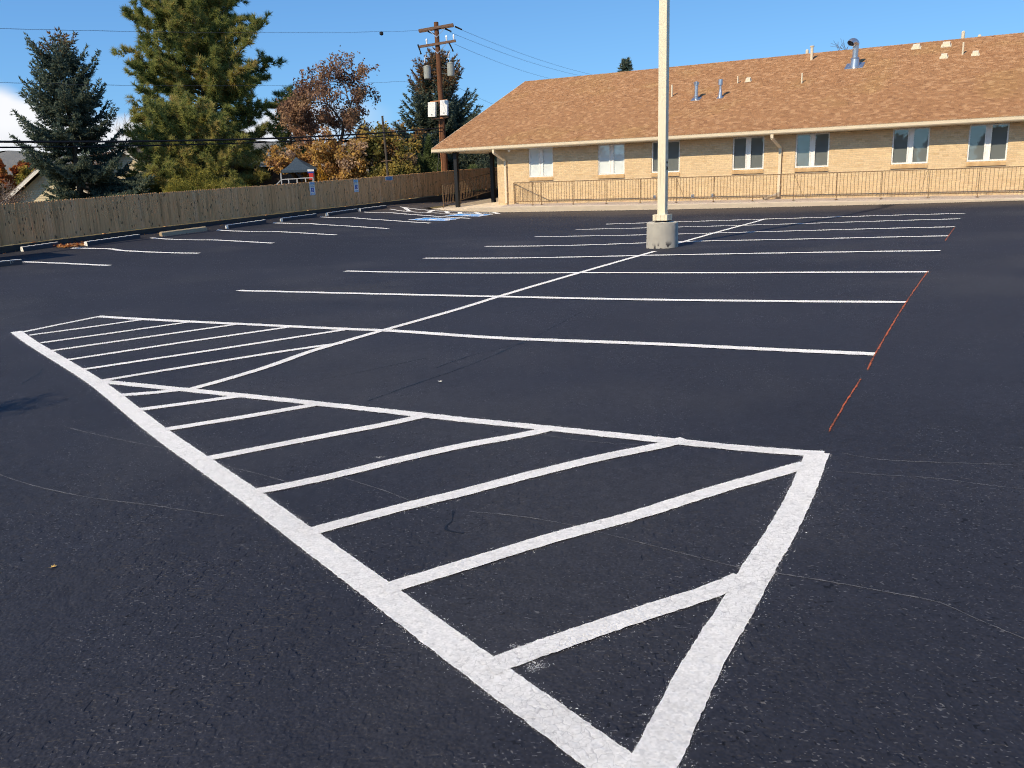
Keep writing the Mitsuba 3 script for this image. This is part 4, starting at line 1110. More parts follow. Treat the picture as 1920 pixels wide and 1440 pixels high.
# ---------------------------------------------------------------- utility pole and wires
UP = thing('utility_pole', 'tall brown wooden utility pole with two grey transformers behind the fence', 'utility pole')
U0 = np.array([-3.16, 46.0])
lean = lambda z: np.array([U0[0] - 0.011 * (z - 2.0), U0[1], z])
put('pole', MB().tube([lean(z) for z in (0.4, 3, 6, 9.0, 9.72)], [0.17, 0.158, 0.14, 0.12, 0.118], 14), 'pole_wood', UP, smooth=50)
ARM = np.array([0.987, -0.16, 0.0])
for z, l0, l1, name in ((9.40, -0.93, 0.90, 'crossarm'), (8.62, -0.97, 0.98, 'crossarm')):
    p = lean(z)
    k = put(name, MB().bar(p + ARM * l0 + [0, -0.16, -0.055], p + ARM * l1 + [0, -0.16, 0.13], 0.09, 0.12), 'arm_wood', UP)
    if z > 9:
        put('crossarm', MB().bar(p + ARM * l0 + [0, 0.16, -0.055], p + ARM * l1 + [0, 0.16, 0.13], 0.09, 0.12), 'arm_wood', UP)
    for s in (-1, 1):
        put('arm_brace', MB().bar(p + [0, -0.15, -0.42], p + ARM * 0.45 * s + [0, -0.16, -0.02], 0.03, 0.012, up=(0, 1, 0)), 'galvanised', UP)
p = lean(8.62)
for s in (-0.55, 0.50, 0.88):
    b = p + ARM * s + [0, -0.16, 0.09 + 0.09 * s]
    put('insulator', MB().tube([b, b + [0, 0, 0.07], b + [0, 0, 0.2], b + [0, 0, 0.27]], [0.022, 0.035, 0.05, 0.03], 10), 'insulator', UP)
for s, dz, dx in ((-1.02, -0.42, 0.13), (0.62, -0.38, 0.18)):
    b = p + ARM * s + [0, -0.2, 0.06]
    put('cutout', MB().tube([b, b + [dx, 0, dz]], [0.04, 0.03], 8).tube([b + [dx, 0, dz], b + [dx, 0, dz - 0.06]], 0.05, 8), 'cable_black', UP)
p9 = lean(9.40)
for s in (-0.45, 0.42, 0.98):
    b = p9 + ARM * s + [0, -0.05, -0.05 + 0.1 * s]
    put('strain_insulator', MB().tube([b, b + [0.35, -0.05, -0.17]], [0.045, 0.035], 8), 'cable_black', UP)
for x, z0, z1, lab in ((-0.60, 6.98, 7.60, 'left transformer can'), (0.62, 7.07, 7.72, 'right transformer can')):
    c = lean((z0 + z1) / 2) + [x, -0.18, 0]
    h = (z1 - z0) / 2
    k = put('transformer', MB().tube([c - [0, 0, h], c - [0, 0, h - 0.03], c + [0, 0, h - 0.05], c + [0, 0, h]], [0.17, 0.185, 0.185, 0.16], 18), 'transformer_grey', UP, smooth=40, label=lab)
    put('lid', MB().tube([c + [0, 0, h - 0.06], c + [0, 0, h - 0.03]], 0.20, 18).tube([c + [0, 0, h], c + [0, 0, h + 0.05]], [0.13, 0.03], 12), 'transformer_grey', k)
    put('bushing', MB().tube([c + [0.08, 0, h], c + [0.08, 0, h + 0.16]], [0.035, 0.02], 8).tube([c + [-0.1, 0, h - 0.02], c + [-0.1, 0, h + 0.14]], [0.05, 0.05], 8), 'cable_black', k)
    put('bracket', MB().bar(c + [0, 0.1, 0.1], lean(c[2] + 0.15), 0.06, 0.05).bar(c + [0, 0.1, -0.2], lean(c[2] - 0.15), 0.05, 0.05), 'dark_metal', k)
    put('lead', MB().tube([c + [-0.10, 0, h + 0.14], c + [-0.11, 0, h + 0.32], c + [0.0, 0, h + 0.55]], 0.018, 6), 'insulator', k)
for x, z0, z1 in ((-0.46, 5.07, 5.80), (0.17, 5.13, 5.88)):
    c = lean((z0 + z1) / 2) + [x, -0.35, 0]
    h = (z1 - z0) / 2
    e = np.array([0.985, -0.17, 0]); g = np.array([0.17, 0.985, 0])
    k = put('white_cabinet', MB().box(c, e * 0.19, g * 0.14, [0.02, 0, h]), 'box_white', UP)
    put('latch', MB().box(c - g * 0.146 - [0, 0, h * 0.72], e * 0.035, g * 0.006, [0, 0, 0.035]), 'transformer_grey', k)
for z in (5.02, 5.88):
    put('cabinet_bracket', MB().bar(lean(z) + [-0.55, -0.22, -0.05], lean(z) + [0.35, -0.26, 0.02], 0.05, 0.06), 'rusty_bracket', UP)
put('conduit', MB().tube([lean(0.6) + [-0.17, -0.1, 0], lean(4.5) + [-0.16, -0.1, 0], lean(5.0) + [-0.14, -0.12, 0]], 0.03, 6), 'rusty_bracket', UP)
put('guy_wire', MB().tube([lean(4.4) + [-0.1, 0, 0], np.array([-3.75, 45.7, 1.0])], 0.012, 5), 'wire_grey', UP)


def span(p, q, sag, n=28):
    p, q = np.asarray(p, float), np.asarray(q, float)
    t = np.linspace(0, 1, n)[:, None]
    r = p + (q - p) * t
    r[:, 2] -= (4 * sag * t * (1 - t))[:, 0]
    return r


def wire(label, p, q, sag, r, mat='wire_grey', extra=None):
    mb = MB().tube(span(p, q, sag), r, 5)
    k = put('overhead_wire' if r < 0.02 else 'overhead_cable', mb, mat, label=label, category='wire' if r < 0.02 else 'cable', group='overhead lines on the utility pole')
    return k


def extrapolate(p, q, t):
    p, q = np.asarray(p, float), np.asarray(q, float)
    return p + (q - p) * t


# to the left, along the fence
ends_l = np.array([-19.6, 15.6])
wire('upper thick black cable running low across the trees', [*ends_l, 3.30], lean(4.52) + [0, -0.2, 0], 0.42, 0.034, 'cable_black')
wire('lower thick black cable running low across the trees', [*ends_l, 3.08], lean(4.34) + [0, -0.2, 0], 0.36, 0.022, 'cable_black')
w1 = wire('topmost thin wire, with a small dark ball, left of the pole', [*ends_l, 5.35], lean(9.36) + ARM * -0.6, 0.25, 0.0065)
put("marker_ball", MB().tube([np.array([-5.63, 42.6, 8.72]) + [0, 0, z] for z in (-0.09, -0.05, 0.05, 0.09)], [0.03, 0.09, 0.09, 0.03], 10), 'cable_black', w1)
wire('thin wire crossing behind the tops of the spruce and pine', [*ends_l, 4.55], lean(6.95) + [-0.1, -0.15, 0], 0.42, 0.006)
far = np.array([8.6, 75.0])
wire('right-hand upper thin wire from the top crossarm', p9 + ARM * 1.25 + [0, 0, -0.1], [10.2, 79.0, 10.2], 0.35, 0.0075)
wire('middle thin wire from the top crossarm to the roof ridge', p9 + ARM * 0.70 + [0, 0, -0.2], [9.0, 79.0, 10.2], 0.35, 0.0075)
wire('thin wire from the lower crossarm down to the roof ridge', p + ARM * 0.9, [7.0, 79.0, 9.9], 0.35, 0.0075)
wire('upper of the thin wires right of the transformers', lean(7.0) + [0.1, 0, 0], [2.6, 78.0, 7.2], 0.3, 0.0075)
wire('lower of the thin wires right of the transformers', lean(6.4) + [0.1, 0, 0], [2.4, 78.0, 6.4], 0.3, 0.0075)
SP = thing('slim_pole', 'slim dark pole behind the fence, left of the utility pole', 'pole')
put('shaft', MB().tube([[-6.15, 45.5, 0.6], [-6.19, 45.5, 3.3], [-6.25, 45.5, 5.2]], [0.068, 0.063, 0.055], 10), 'old_timber', SP)
put('step', MB().bar([-6.46, 45.45, 2.92], [-5.9, 45.45, 2.96], 0.04, 0.04), 'arm_wood', SP)
# ---------------------------------------------------------------- houses and yard things beyond the fence
def yz(x, y):
    return float(ground_frame(np.array([math.hypot(x, y)]), np.array([math.atan2(x, y)]))[0, 2])


def gable_house(name, label, apex, half, depth, slope, yaw, wall_h, side='front'):
    """House whose gable end faces the car park: siding boards, rakes, roof."""
    k = thing(name, label, 'house')
    e = np.array([math.cos(yaw), math.sin(yaw), 0]); g = np.array([-e[1], e[0], 0]); up = np.array([0, 0, 1.])
    A = np.asarray(apex, float)
    eave = A[2] - slope * half
    bot = eave - wall_h
    over = 0.45
    wh = half - over
    mb = MB()
    z = bot
    while z < A[2] - 0.3:
        w = min(wh, (A[2] - 0.22 - z) / slope)
        w1 = min(wh, (A[2] - 0.22 - z - 0.12) / slope)
        c = A * [1, 1, 0]
        P = lambda x, y, zz: c + e * x + g * y + up * zz
        if w1 > 0:
            mb.hexa([P(-w, over, z), P(w, over, z), P(w, over + 0.1, z), P(-w, over + 0.1, z), P(-w1, over + 0.018, z + 0.12), P(w1, over + 0.018, z + 0.12), P(w1, over + 0.1, z + 0.12), P(-w1, over + 0.1, z + 0.12)])
        z += 0.123
    for s in (-1, 1):
        mb.hexa([P(s * wh - 0.03, over + 0.1, bot), P(s * wh + 0.03, over + 0.1, bot), P(s * wh + 0.03, depth, bot), P(s * wh - 0.03, depth, bot),
                 P(s * wh - 0.03, over + 0.1, eave), P(s * wh + 0.03, over + 0.1, eave), P(s * wh + 0.03, depth, eave), P(s * wh - 0.03, depth, eave)])
    put('siding', mb, 'lap_siding', k)
    rf, rk, so = MB(), MB(), MB()
    for s in (-1, 1):
        a, b = A + up * 0.0, A + e * s * half - up * slope * half
        n_ = np.cross(g, (b - a)); n_ *= np.sign(n_[2]) / np.linalg.norm(n_)
        rf.hexa([a, b, b + g * depth, a + g * depth, a + n_ * 0.06, b + n_ * 0.06, b + g * depth + n_ * 0.06, a + g * depth + n_ * 0.06])
        rk.hexa([a - g * 0.03, b - g * 0.03, b - g * 0.002, a - g * 0.002, *(q - n_ * 0.17 for q in (a - g * 0.03, b - g * 0.03, b - g * 0.002, a - g * 0.002))])
        so.hexa([q - n_ * 0.05 for q in (a + up * -0.04, b, b + g * (over - 0.01), a + g * (over - 0.01) - up * 0.04)] + [q - n_ * 0.015 for q in (a - up * 0.04, b, b + g * (over - 0.01), a + g * (over - 0.01) - up * 0.04)])
    put('roof', rf, 'grey_roof', k); put('rake_board', rk, 'house_white', k); put('soffit', so, 'brown_soffit', k)
    return k


gable_house('gabled_house', 'cream lap-sided house with white rake boards at the left edge, behind the dark spruce', [-25.5, 48.0, 3.52], 3.0, 9, 0.80, 0.10, 1.6)
gable_house('gabled_house', 'second cream gabled house seen between the spruce and the big pine', [-24.6, 56.0, 4.55], 3.1, 9, 0.68, 0.05, 2.0)
# low brown house by the canopy, and one far behind
HB = thing('low_house', 'low brown house with a pale roof edge, left of the blue canopy', 'house')
put('wall', MB().box([-14.9, 54.6, 2.2], [1.7, -0.2, 0], [0.3, 2.5, 0], [0, 0, 1.0]), 'brown_soffit', HB)
put('roof', MB().hexa([[-16.8, 51.6, 3.15], [-13.0, 51.3, 2.98], [-12.8, 57.6, 2.98], [-16.6, 57.8, 3.15], [-16.8, 51.6, 3.25], [-13.0, 51.3, 3.08], [-12.8, 57.6, 3.08], [-16.6, 57.8, 3.25]]), 'grey_roof', HB)
put('roof_edge', MB().hexa([[-14.5, 51.33, 3.00], [-13.0, 51.26, 2.93], [-13.0, 51.22, 2.93], [-14.5, 51.29, 3.00], [-14.5, 51.33, 3.14], [-13.0, 51.26, 3.06], [-13.0, 51.22, 3.06], [-14.5, 51.29, 3.14]]), 'house_white', HB)
HC = thing('low_house', 'far cream house with a grey-brown hip roof seen under the autumn trees', 'house')
put('wall', MB().box([-13.6, 77, 2.0], [3.4, -0.3, 0], [0.3, 3, 0], [0, 0, 0.85]), 'lap_siding', HC)
put('roof', MB().add([[-17.6, 73.4, 2.75], [-9.8, 72.8, 2.75], [-9.4, 81, 2.75], [-17.2, 81.4, 2.75], [-15, 77.4, 4.0], [-12, 77.1, 4.0]], [[0, 1, 5], [0, 5, 4], [1, 2, 5], [2, 3, 4], [2, 4, 5], [3, 0, 4]]), 'grey_roof', HC)
put('window', MB().box([-14.2, 73.86, 2.05], [0.8, -0.05, 0], [0.0, 0.03, 0], [0, 0, 0.35]), 'dark_metal', HC)

CN = thing('canopy', 'dark blue-grey peaked garden canopy above the fence', 'canopy')
pk = np.array([-11.50, 47.9, 3.38]); zc = 2.66
cor = [np.array(q) for q in ([-12.05, 46.6, zc], [-10.28, 46.5, zc], [-10.1, 49.4, zc], [-12.3, 49.5, zc])]
mb = MB()
n_ = 6
for i in range(4):
    a, b = cor[i], cor[(i + 1) % 4]
    prev = None
    for j in range(n_ + 1):
        t = j / n_
        sg = lambda q: q * (1 - t) + pk * t - np.array([0, 0, 0.34 * t * (1 - t)])
        row = (sg(a), sg(b))
        if prev is not None:
            mb.add([prev[0], prev[1], row[1], row[0]], [[0, 1, 2, 3]])
        prev = row
    mb.add([a, b, b - [0, 0, 0.13], a - [0, 0, 0.13]], [[0, 1, 2, 3]])
put('cloth', mb, 'canopy_cloth', CN)
for q in cor:
    put('post', MB().bar([q[0], q[1], 0.6], q, 0.05, 0.05, up=(0, 1, 0)), 'dark_metal', CN)
DK = thing('deck_railing', 'grey wooden deck railing in front of the canopy', 'railing')
rp = lambda x: np.array([x, 45.2 - 0.02 * x, 2.17 + 0.03 * (x + 11.8) ])
put('rail', MB().bar(rp(-11.75), rp(-10.1), 0.05, 0.05), 'deck_grey', DK)
put('rail', MB().bar(rp(-11.75) - [0, 0, 0.35], rp(-10.1) - [0, 0, 0.35], 0.04, 0.05), 'deck_grey', DK)
for x in (-11.78, -11.4, -10.95, -10.5, -10.1):
    q = rp(x)
    put('post', MB().bar(q - [0, 0, 1.4], q + [0, 0, 0.32 if x < -11.7 else 0.0], 0.055, 0.055, up=(0, 1, 0)), 'deck_grey', DK)
put('stair_rail', MB().bar(rp(-11.78), rp(-11.78) + [-0.55, -0.1, -0.5], 0.055, 0.05), 'deck_grey', DK)
BA = thing('banner', 'small red, white and blue banner hanging under the right end of the canopy', 'banner')
for nm, z0, z1, mt in (('white_band', 2.56, 2.66, 'house_white'), ('blue_band', 2.46, 2.56, 'banner_blue'), ('red_band', 2.12, 2.46, 'banner_red')):
    put(nm, MB().box([-10.42, 46.45, (z0 + z1) / 2], [0.17 if nm != 'red_band' else 0.11, 0.02, 0], [0, 0.01, 0], [0, 0, (z1 - z0) / 2 - 0.001]), mt, BA)

# ---------------------------------------------------------------- trees
def unit(v):
    return v / (np.linalg.norm(v, axis=-1, keepdims=True) + 1e-12)


def blades(mb, c, d, length, width, col, r):
    """Slim triangles from points c along directions d."""
    n_ = len(c)
    side = unit(np.cross(d, r.normal(size=(n_, 3))))
    length = np.broadcast_to(length, (n_,))[:, None]; width = np.broadcast_to(width, (n_,))[:, None]
    v = np.stack([c - side * width / 2, c + side * width / 2, c + d * length], 1)
    mb.add(v.reshape(-1, 3), np.arange(3 * n_).reshape(-1, 3), np.repeat(col, 3, 0))


def leafs(mb, c, size, col, r, flat=0.0):
    """Small four-cornered leaves at points c."""
    n_ = len(c)
    d1 = unit(r.normal(size=(n_, 3)) * [1, 1, 1 - flat]); d2 = unit(np.cross(d1, r.normal(size=(n_, 3))))
    s = (np.broadcast_to(size, (n_,)) * r.uniform(0.7, 1.3, n_))[:, None]
    v = np.stack([c - d1 * s * 0.6, c + d2 * s * 0.36, c + d1 * s * 0.6, c - d2 * s * 0.36], 1)
    mb.add(v.reshape(-1, 3), np.arange(4 * n_).reshape(-1, 4), np.repeat(col, 4, 0))


def pick(r, n_, cols, weights=None):
    cols = np.asarray(cols, float)
    return cols[r.choice(len(cols), n_, p=weights)] * r.uniform(0.8, 1.2, (n_, 1))


def spruce(name, label, base, H, R, seed, cols, cone_col=None, cone_from=0.78, low=0.02, env=None, blade=(0.15, 0.055), dense=1.0, category='tree', drop=0.0, power=0.8, jag=(0.62, 1.16)):
    """Spruce: whorls of drooping branches with side twigs, hung with short needle sprays."""
    r = np.random.default_rng(seed)
    base = np.asarray(base, float)
    k = thing(name, label, category)
    put('trunk', MB().tube([base + [0, 0, z * H] for z in (-0.2, 0.3, 0.6, 0.97)], [0.022 * H, 0.016 * H, 0.009 * H, 0.003 * H], 9), 'bark', k, smooth=50)
    limbs, fol = MB(), MB()
    C, D, S, Z = [], [], [], []
    z = low
    while z < 0.985:
        nb = int(r.integers(5, 8))
        for b in range(nb):
            az = 2 * math.pi * (b + r.uniform(-0.35, 0.35)) / nb + z * 23
            prof = (1 - z) ** power * (1 if z > 0.12 else 0.75 + 2 * z)
            L = R * prof * r.uniform(*jag) + 0.12
            if env is not None:
                L *= env(az, z)
            if r.random() < drop:
                continue
            zz = z + r.uniform(-0.012, 0.012)
            up0 = -0.22 + 0.85 * z
            s = np.linspace(0, 1, 9)
            h = L * (up0 * s - 0.28 * (1 - z) * s ** 1.5 + 0.40 * s ** 3.5)
            bend = r.normal(0, 0.10)
            e = np.stack([np.cos(az + bend * s), np.sin(az + bend * s)], 1) * (L * s)[:, None]
            P = base + np.concatenate([e, (zz * H + h)[:, None]], 1)
            limbs.tube(P[::2], np.linspace(0.012 + 0.010 * L, 0.004, 5), 4, cap=False)
            T_ = unit(np.gradient(P, axis=0))
            nt = max(3, int(L / 0.115 * dense))
            for t in np.linspace(0.16, 1.0, nt):
                i = min(int(t * 8), 7); f = t * 8 - i
                o = P[i] * (1 - f) + P[i + 1] * f
                tl = (0.36 * L * (1.05 - t) + 0.13) * r.uniform(0.6, 1.2)
                for sd in (-1, 1):
                    lat = np.array([-T_[i][1], T_[i][0], 0]) * sd
                    d = unit(T_[i] * 0.75 + lat * r.uniform(0.6, 1.0) + np.array([0, 0, r.uniform(-0.40, 0.12)]))
                    m_ = max(2, int(tl / 0.085 * dense))
                    u = np.linspace(0.1, 1, m_)[:, None]
                    pts = o + d * tl * u + np.array([0, 0, -0.10]) * tl * u ** 2
                    C.append(pts); D.append(np.repeat(d[None], m_, 0)); S.append(np.full(m_, t) * (0.5 + 0.5 * u[:, 0])); Z.append(np.full(m_, zz))
        z += max(0.020, 0.25 / H) * r.uniform(0.8, 1.25)
    C, D, S, Z = np.concatenate(C), np.concatenate(D), np.concatenate(S), np.concatenate(Z)
    for rep in range(3):
        n_ = len(C)
        d = unit(D * 0.8 + unit(r.normal(size=(n_, 3))) * 0.75 + [0, 0, 0.12])
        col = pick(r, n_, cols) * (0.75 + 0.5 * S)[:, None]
        if cone_col is not None:
            m_ = r.random(n_) < 0.85 * np.clip((Z - cone_from) / 0.12, 0, 1) * (S > 0.35)
            col[m_] = pick(r, m_.sum(), cone_col)
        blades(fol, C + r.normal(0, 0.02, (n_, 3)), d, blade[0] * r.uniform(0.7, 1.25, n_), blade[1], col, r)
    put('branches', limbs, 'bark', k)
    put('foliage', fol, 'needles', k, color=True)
    return k


def pine(name, label, base, H, R, seed, cols, z_low=0.12, n_br=95, env=None, prof_tab=None, tuft=(0.30, 0.034), per=20, shape=0.75):
    """Pine: long upswept limbs that end in round tufts of needles."""
    r = np.random.default_rng(seed)
    base = np.asarray(base, float)
    k = thing(name, label, 'tree')
    put('trunk', MB().tube([base + [0.03 * math.sin(z * 7), 0, z * H] for z in (-0.12, 0.25, 0.5, 0.75, 0.98)], [0.024 * H, 0.019 * H, 0.014 * H, 0.009 * H, 0.003 * H], 10), 'bark', k, smooth=50)
    limbs, fol = MB(), MB()
    C, D, Q = [], [], []
    for b in range(n_br):
        z = z_low + (0.97 - z_low) * ((b + r.random()) / n_br) ** 0.92
        az = b * 2.399963 + r.normal(0, 0.3)
        prof = min(1, (1 - z) / (1 - shape * 0.72)) ** 0.75 * (0.72 + 0.28 * min(1, (z - z_low) / 0.2))
        if prof_tab is not None:
            prof = np.interp(z, prof_tab[0], prof_tab[1])
        L = R * prof * r.uniform(0.62, 1.12) + 0.25
        if env is not None:
            L *= env(az, z)
        s = np.linspace(0, 1, 8)
        up = r.uniform(-0.10, 0.28) + 0.55 * z ** 2
        wig = r.normal(0, 0.06, (8, 3)) * L * s[:, None]
        P = base + np.stack([np.cos(az) * L * s, np.sin(az) * L * s, z * H + L * (up * s + 0.22 * s ** 2.5)], 1) + wig
        limbs.tube(P, np.linspace(0.020 + 0.014 * L, 0.010, 8), 5, cap=False)
        T_ = unit(np.gradient(P, axis=0))
        nt = max(3, int(L / 0.17))
        tone = r.random()
        for t in np.linspace(0.28, 1.0, nt):
            i = min(int(t * 7), 6); f = t * 7 - i
            o = P[i] * (1 - f) + P[i + 1] * f
            for q in range(int(r.integers(1, 4))):
                d = unit(T_[i] * 0.8 + unit(r.normal(size=3)) * 0.9 + [0, 0, 0.35])
                tl = r.uniform(0.18, 0.62) * (1.15 - 0.5 * t)
                tip = o + d * tl
                limbs.tube([o, o + d * tl * 0.5, tip], [0.010, 0.008, 0.005], 3, cap=False)
                C.append(tip); D.append(d); Q.append(0.5 * tone + 0.5 * r.random())
                if r.random() < 0.75:
                    C.append(o + d * tl * 0.55 + r.normal(0, 0.05, 3)); D.append(d); Q.append(0.5 * tone + 0.5 * r.random())
    C, D, Q = np.array(C), np.array(D), np.array(Q)
    for rep in range(per):
        n_ = len(C)
        d = unit(D * 0.75 + unit(r.normal(size=(n_, 3))) * 0.95 + [0, 0, 0.18])
        pal = np.asarray(cols, float)
        x = np.clip(Q + r.normal(0, 0.12, n_), 0, 0.999) * (len(pal) - 1)
        i = x.astype(int); f = (x - i)[:, None]
        col = (pal[i] * (1 - f) + pal[i + 1] * f) * r.uniform(0.75, 1.25, (n_, 1))
        blades(fol, C + D * r.uniform(-0.16, 0.05, (n_, 1)), d, tuft[0] * r.uniform(0.7, 1.15, n_), tuft[1], col, r)
    put('branches', limbs, 'bark', k)
    put('foliage', fol, 'needles', k, color=True)
    return k


def broadleaf(name, label, base, H, spread, seed, cols, leaf=0.13, trunk_r=0.16, depth=5, n_leaf=6, fork=0.25, up=0.55, mat='leaves', bark='bark', twig_r=0.012, keep=1.0, category='tree', lean=(0, 0), stems=1, crown=None):
    """Tree or shrub grown from forking limbs, leaves scattered about its twigs."""
    r = np.random.default_rng(seed)
    k = thing(name, label, category)
    base = np.asarray(base, float)
    wood, tr, fol = MB(), MB(), MB()
    tips = []

    def grow(p, d, L, rad, n_):
        if crown is not None and n_ < depth - 1:
            q = (p - base) / H
            if (q[0] ** 2 + q[1] ** 2) / crown[0] ** 2 + ((q[2] - crown[1]) / crown[2]) ** 2 > 1:
                return
        P = [p]
        dd = d
        for i in range(4):
            dd = unit(dd + r.normal(0, 0.13, 3) + np.array([0, 0, 0.05 * up]))
            P.append(P[-1] + dd * L / 4)
        r1 = max(rad * 0.68, twig_r * 0.45)
        (tr if n_ == depth else wood).tube(P, np.linspace(rad, r1, 5), 8 if n_ == depth else (5 if n_ > 2 else 3), cap=False)
        if n_ <= 2:
            for q in P[1:]:
                tips.append(q)
        if n_ <= 0:
            return
        for j in range(int(r.integers(2, 4)) + (n_ == depth) * 2):
            t = r.integers(2, 5) if n_ != depth else r.integers(3, 5)
            side = unit(np.cross(dd, r.normal(size=3)))
            nd = unit(dd * r.uniform(0.5, 0.95) + side * spread * r.uniform(0.7, 1.15) + np.array([0, 0, 0.22 * up]))
            grow(P[t], nd, L * r.uniform(0.62, 0.86), max(r1 * r.uniform(0.55, 0.8), twig_r * 0.4), n_ - 1)

    for s in range(stems):
        an = r.uniform(0, 6.28)
        d0 = unit(np.array([lean[0] + (0.35 * math.cos(an) if stems > 1 else 0), lean[1] + (0.35 * math.sin(an) if stems > 1 else 0), 1.0]))
        tr.tube([base - [0, 0, 1.8], base - [0, 0, 0.15]], trunk_r, 8, cap=False)
        grow(base - [0, 0, 0.2], d0, H * fork, trunk_r, depth)
    tips = np.array(tips)
    top = tips[:, 2].max()
    f = (H + base[2]) / top
    cx = np.median(tips[:, :2], 0) - base[:2]; cz = tips[:, 2].mean() - base[2]
    for m_ in (wood, tr):
        m_.v = [np.concatenate([v[:, :2] - cx * np.clip(v[:, 2:] - base[2], 0, None) / cz, v[:, 2:]], 1) for v in m_.v]
    tips = np.concatenate([tips[:, :2] - cx * np.clip(tips[:, 2:] - base[2], 0, None) / cz, tips[:, 2:]], 1)
    # bring the grown crown to its height
    for m_ in (wood, tr):
        m_.v = [np.concatenate([base[:2] + (v[:, :2] - base[:2]) * f, base[2] + (v[:, 2:] - base[2]) * (H / (top - base[2]))], 1) for v in m_.v]
    tips = np.concatenate([base[:2] + (tips[:, :2] - base[:2]) * f, base[2] + (tips[:, 2:] - base[2]) * (H / (top - base[2]))], 1)
    put('trunk', tr, bark, k, smooth=60)
    put('branches', wood, bark, k)
    if n_leaf:
        c = np.repeat(tips, n_leaf, 0)
        if keep < 1:
            dens = meshkit.noise(c * 0.9, seed)
            c = c[dens < np.quantile(dens, keep)]
        c = c + r.normal(0, 0.13, c.shape)
        tone = meshkit.noise(c * 1.1 + 7, seed + 1)
        pal = np.asarray(cols, float)
        x = np.clip((tone - 0.5) * 1.7 + 0.5 + r.normal(0, 0.13, len(c)), 0, 0.999) * (len(pal) - 1)
        i = x.astype(int); q = (x - i)[:, None]
        col = (pal[i] * (1 - q) + pal[i + 1] * q) * r.uniform(0.75, 1.25, (len(c), 1))
        leafs(fol, c, leaf, col, r)
        put('foliage', fol, mat, k, color=True)
    return k


def bush(name, label, base, H, R, seed, cols, n_=9000, blade=(0.16, 0.05), spire=0.4, category='shrub', lumps=9, mat='needles'):
    """Dense evergreen shrub: sprays on several overlapping upright lumps, with stems inside."""
    r = np.random.default_rng(seed)
    k = thing(name, label, category)
    base = np.asarray(base, float)
    st, fol = MB(), MB()
    cs = []
    for i in range(lumps):
        an, rr = r.uniform(0, 6.28), R * math.sqrt(r.random()) * 0.62
        hh = H * r.uniform(0.55, 1.0) * (1 - 0.45 * rr / R)
        if i == 0:
            rr, hh = 0, H
        q = base + [rr * math.cos(an), rr * math.sin(an), 0]
        cs.append((q, hh, R * r.uniform(0.32, 0.5)))
        st.tube([base + [0, 0, -1.6], base + [0, 0, -0.1], (base + q) / 2 + [0, 0, hh * 0.3], q + [0, 0, hh * 0.85]], [0.06, 0.05, 0.03, 0.01], 5, cap=False)
    for q, hh, w in cs:
        m_ = n_ // lumps
        t = r.random(m_) ** 0.8
        an = r.uniform(0, 6.28, m_)
        prof = np.clip(1 - t, 0, 1) ** spire * (0.55 + 0.45 * np.clip(t * 5, 0, 1))
        rad = w * prof * np.sqrt(r.uniform(0.35, 1.0, m_)) * (0.75 + 0.5 * meshkit.noise(np.stack([an * 2, t * hh * 3, t * 0 + w * 9], 1), seed))
        c = q + np.stack([rad * np.cos(an), rad * np.sin(an), t * hh], 1)
        d = unit(np.stack([np.cos(an) * 0.55, np.sin(an) * 0.55, np.full(m_, 0.55)], 1) + r.normal(0, 0.5, (m_, 3)))
        tone = meshkit.noise(c * 2.2, seed + 3)
        pal = np.asarray(cols, float)
        x = np.clip((tone - 0.5) * 1.8 + 0.5 + r.normal(0, 0.1, m_), 0, 0.999) * (len(pal) - 1)
        i = x.astype(int); f = (x - i)[:, None]
        col = (pal[i] * (1 - f) + pal[i + 1] * f) * r.uniform(0.8, 1.2, (m_, 1))
        blades(fol, c, d, blade[0] * r.uniform(0.6, 1.3, m_), blade[1], col, r)
    put('stems', st, 'bark', k)
    put('foliage', fol, mat, k, color=True)
    return k


SPRUCE = [[0.055, 0.09, 0.078], [0.10, 0.14, 0.112], [0.155, 0.195, 0.148], [0.21, 0.235, 0.16]]
CONES = [[0.26, 0.15, 0.075], [0.33, 0.20, 0.10], [0.20, 0.115, 0.06]]
PINEC = [[0.08, 0.125, 0.05], [0.19, 0.24, 0.08], [0.30, 0.335, 0.11], [0.42, 0.40, 0.125], [0.52, 0.39, 0.16]]

spruce('spruce_tree', 'dark blue-green spruce with a brown cone-laden top, leftmost tall tree', [-22.7, 46, 0.75], 8.8, 3.25, 11, SPRUCE, CONES, 0.84, power=0.70, jag=(0.45, 1.25), dense=1.2, drop=0.16, blade=(0.17, 0.075), env=lambda az, z: (0.80 + 0.75 * z if z < 0.3 else 1.02) * (0.62 if z < 0.28 and math.cos(az) < -0.2 else 1.0) + 0.16 * math.sin(3 * az + 17 * z) + 0.10 * math.sin(5 * az - 31 * z) + (0.3 if z < 0.22 else 0.0) * max(0, math.cos(az)))
pine('pine_tree', 'big yellow-green pine taller than the frame, right of the dark spruce', [-19.5, 58, 0.9], 14.9, 5.0, 21, PINEC, z_low=0.09, prof_tab=([0, 0.1, 0.25, 0.45, 0.6, 0.8, 0.92, 1.0], [0.75, 0.85, 0.92, 1.0, 0.84, 0.55, 0.32, 0.08]), n_br=180, env=lambda az, z: 1.0 - 0.22 * max(0, math.sin(az)) + 0.10 * math.sin(4 * az + 11 * z), per=32, tuft=(0.34, 0.034))
pine('pine_tree', 'low spreading yellow-green pine in front of the big pine, boughs down to the fence', [-18.2, 50.0, -0.4], 6.4, 4.0, 23, PINEC[1:], z_low=0.12, n_br=110, prof_tab=([0, 0.2, 0.5, 0.8, 1.0], [0.9, 1.0, 0.85, 0.5, 0.1]), per=26, tuft=(0.28, 0.034))
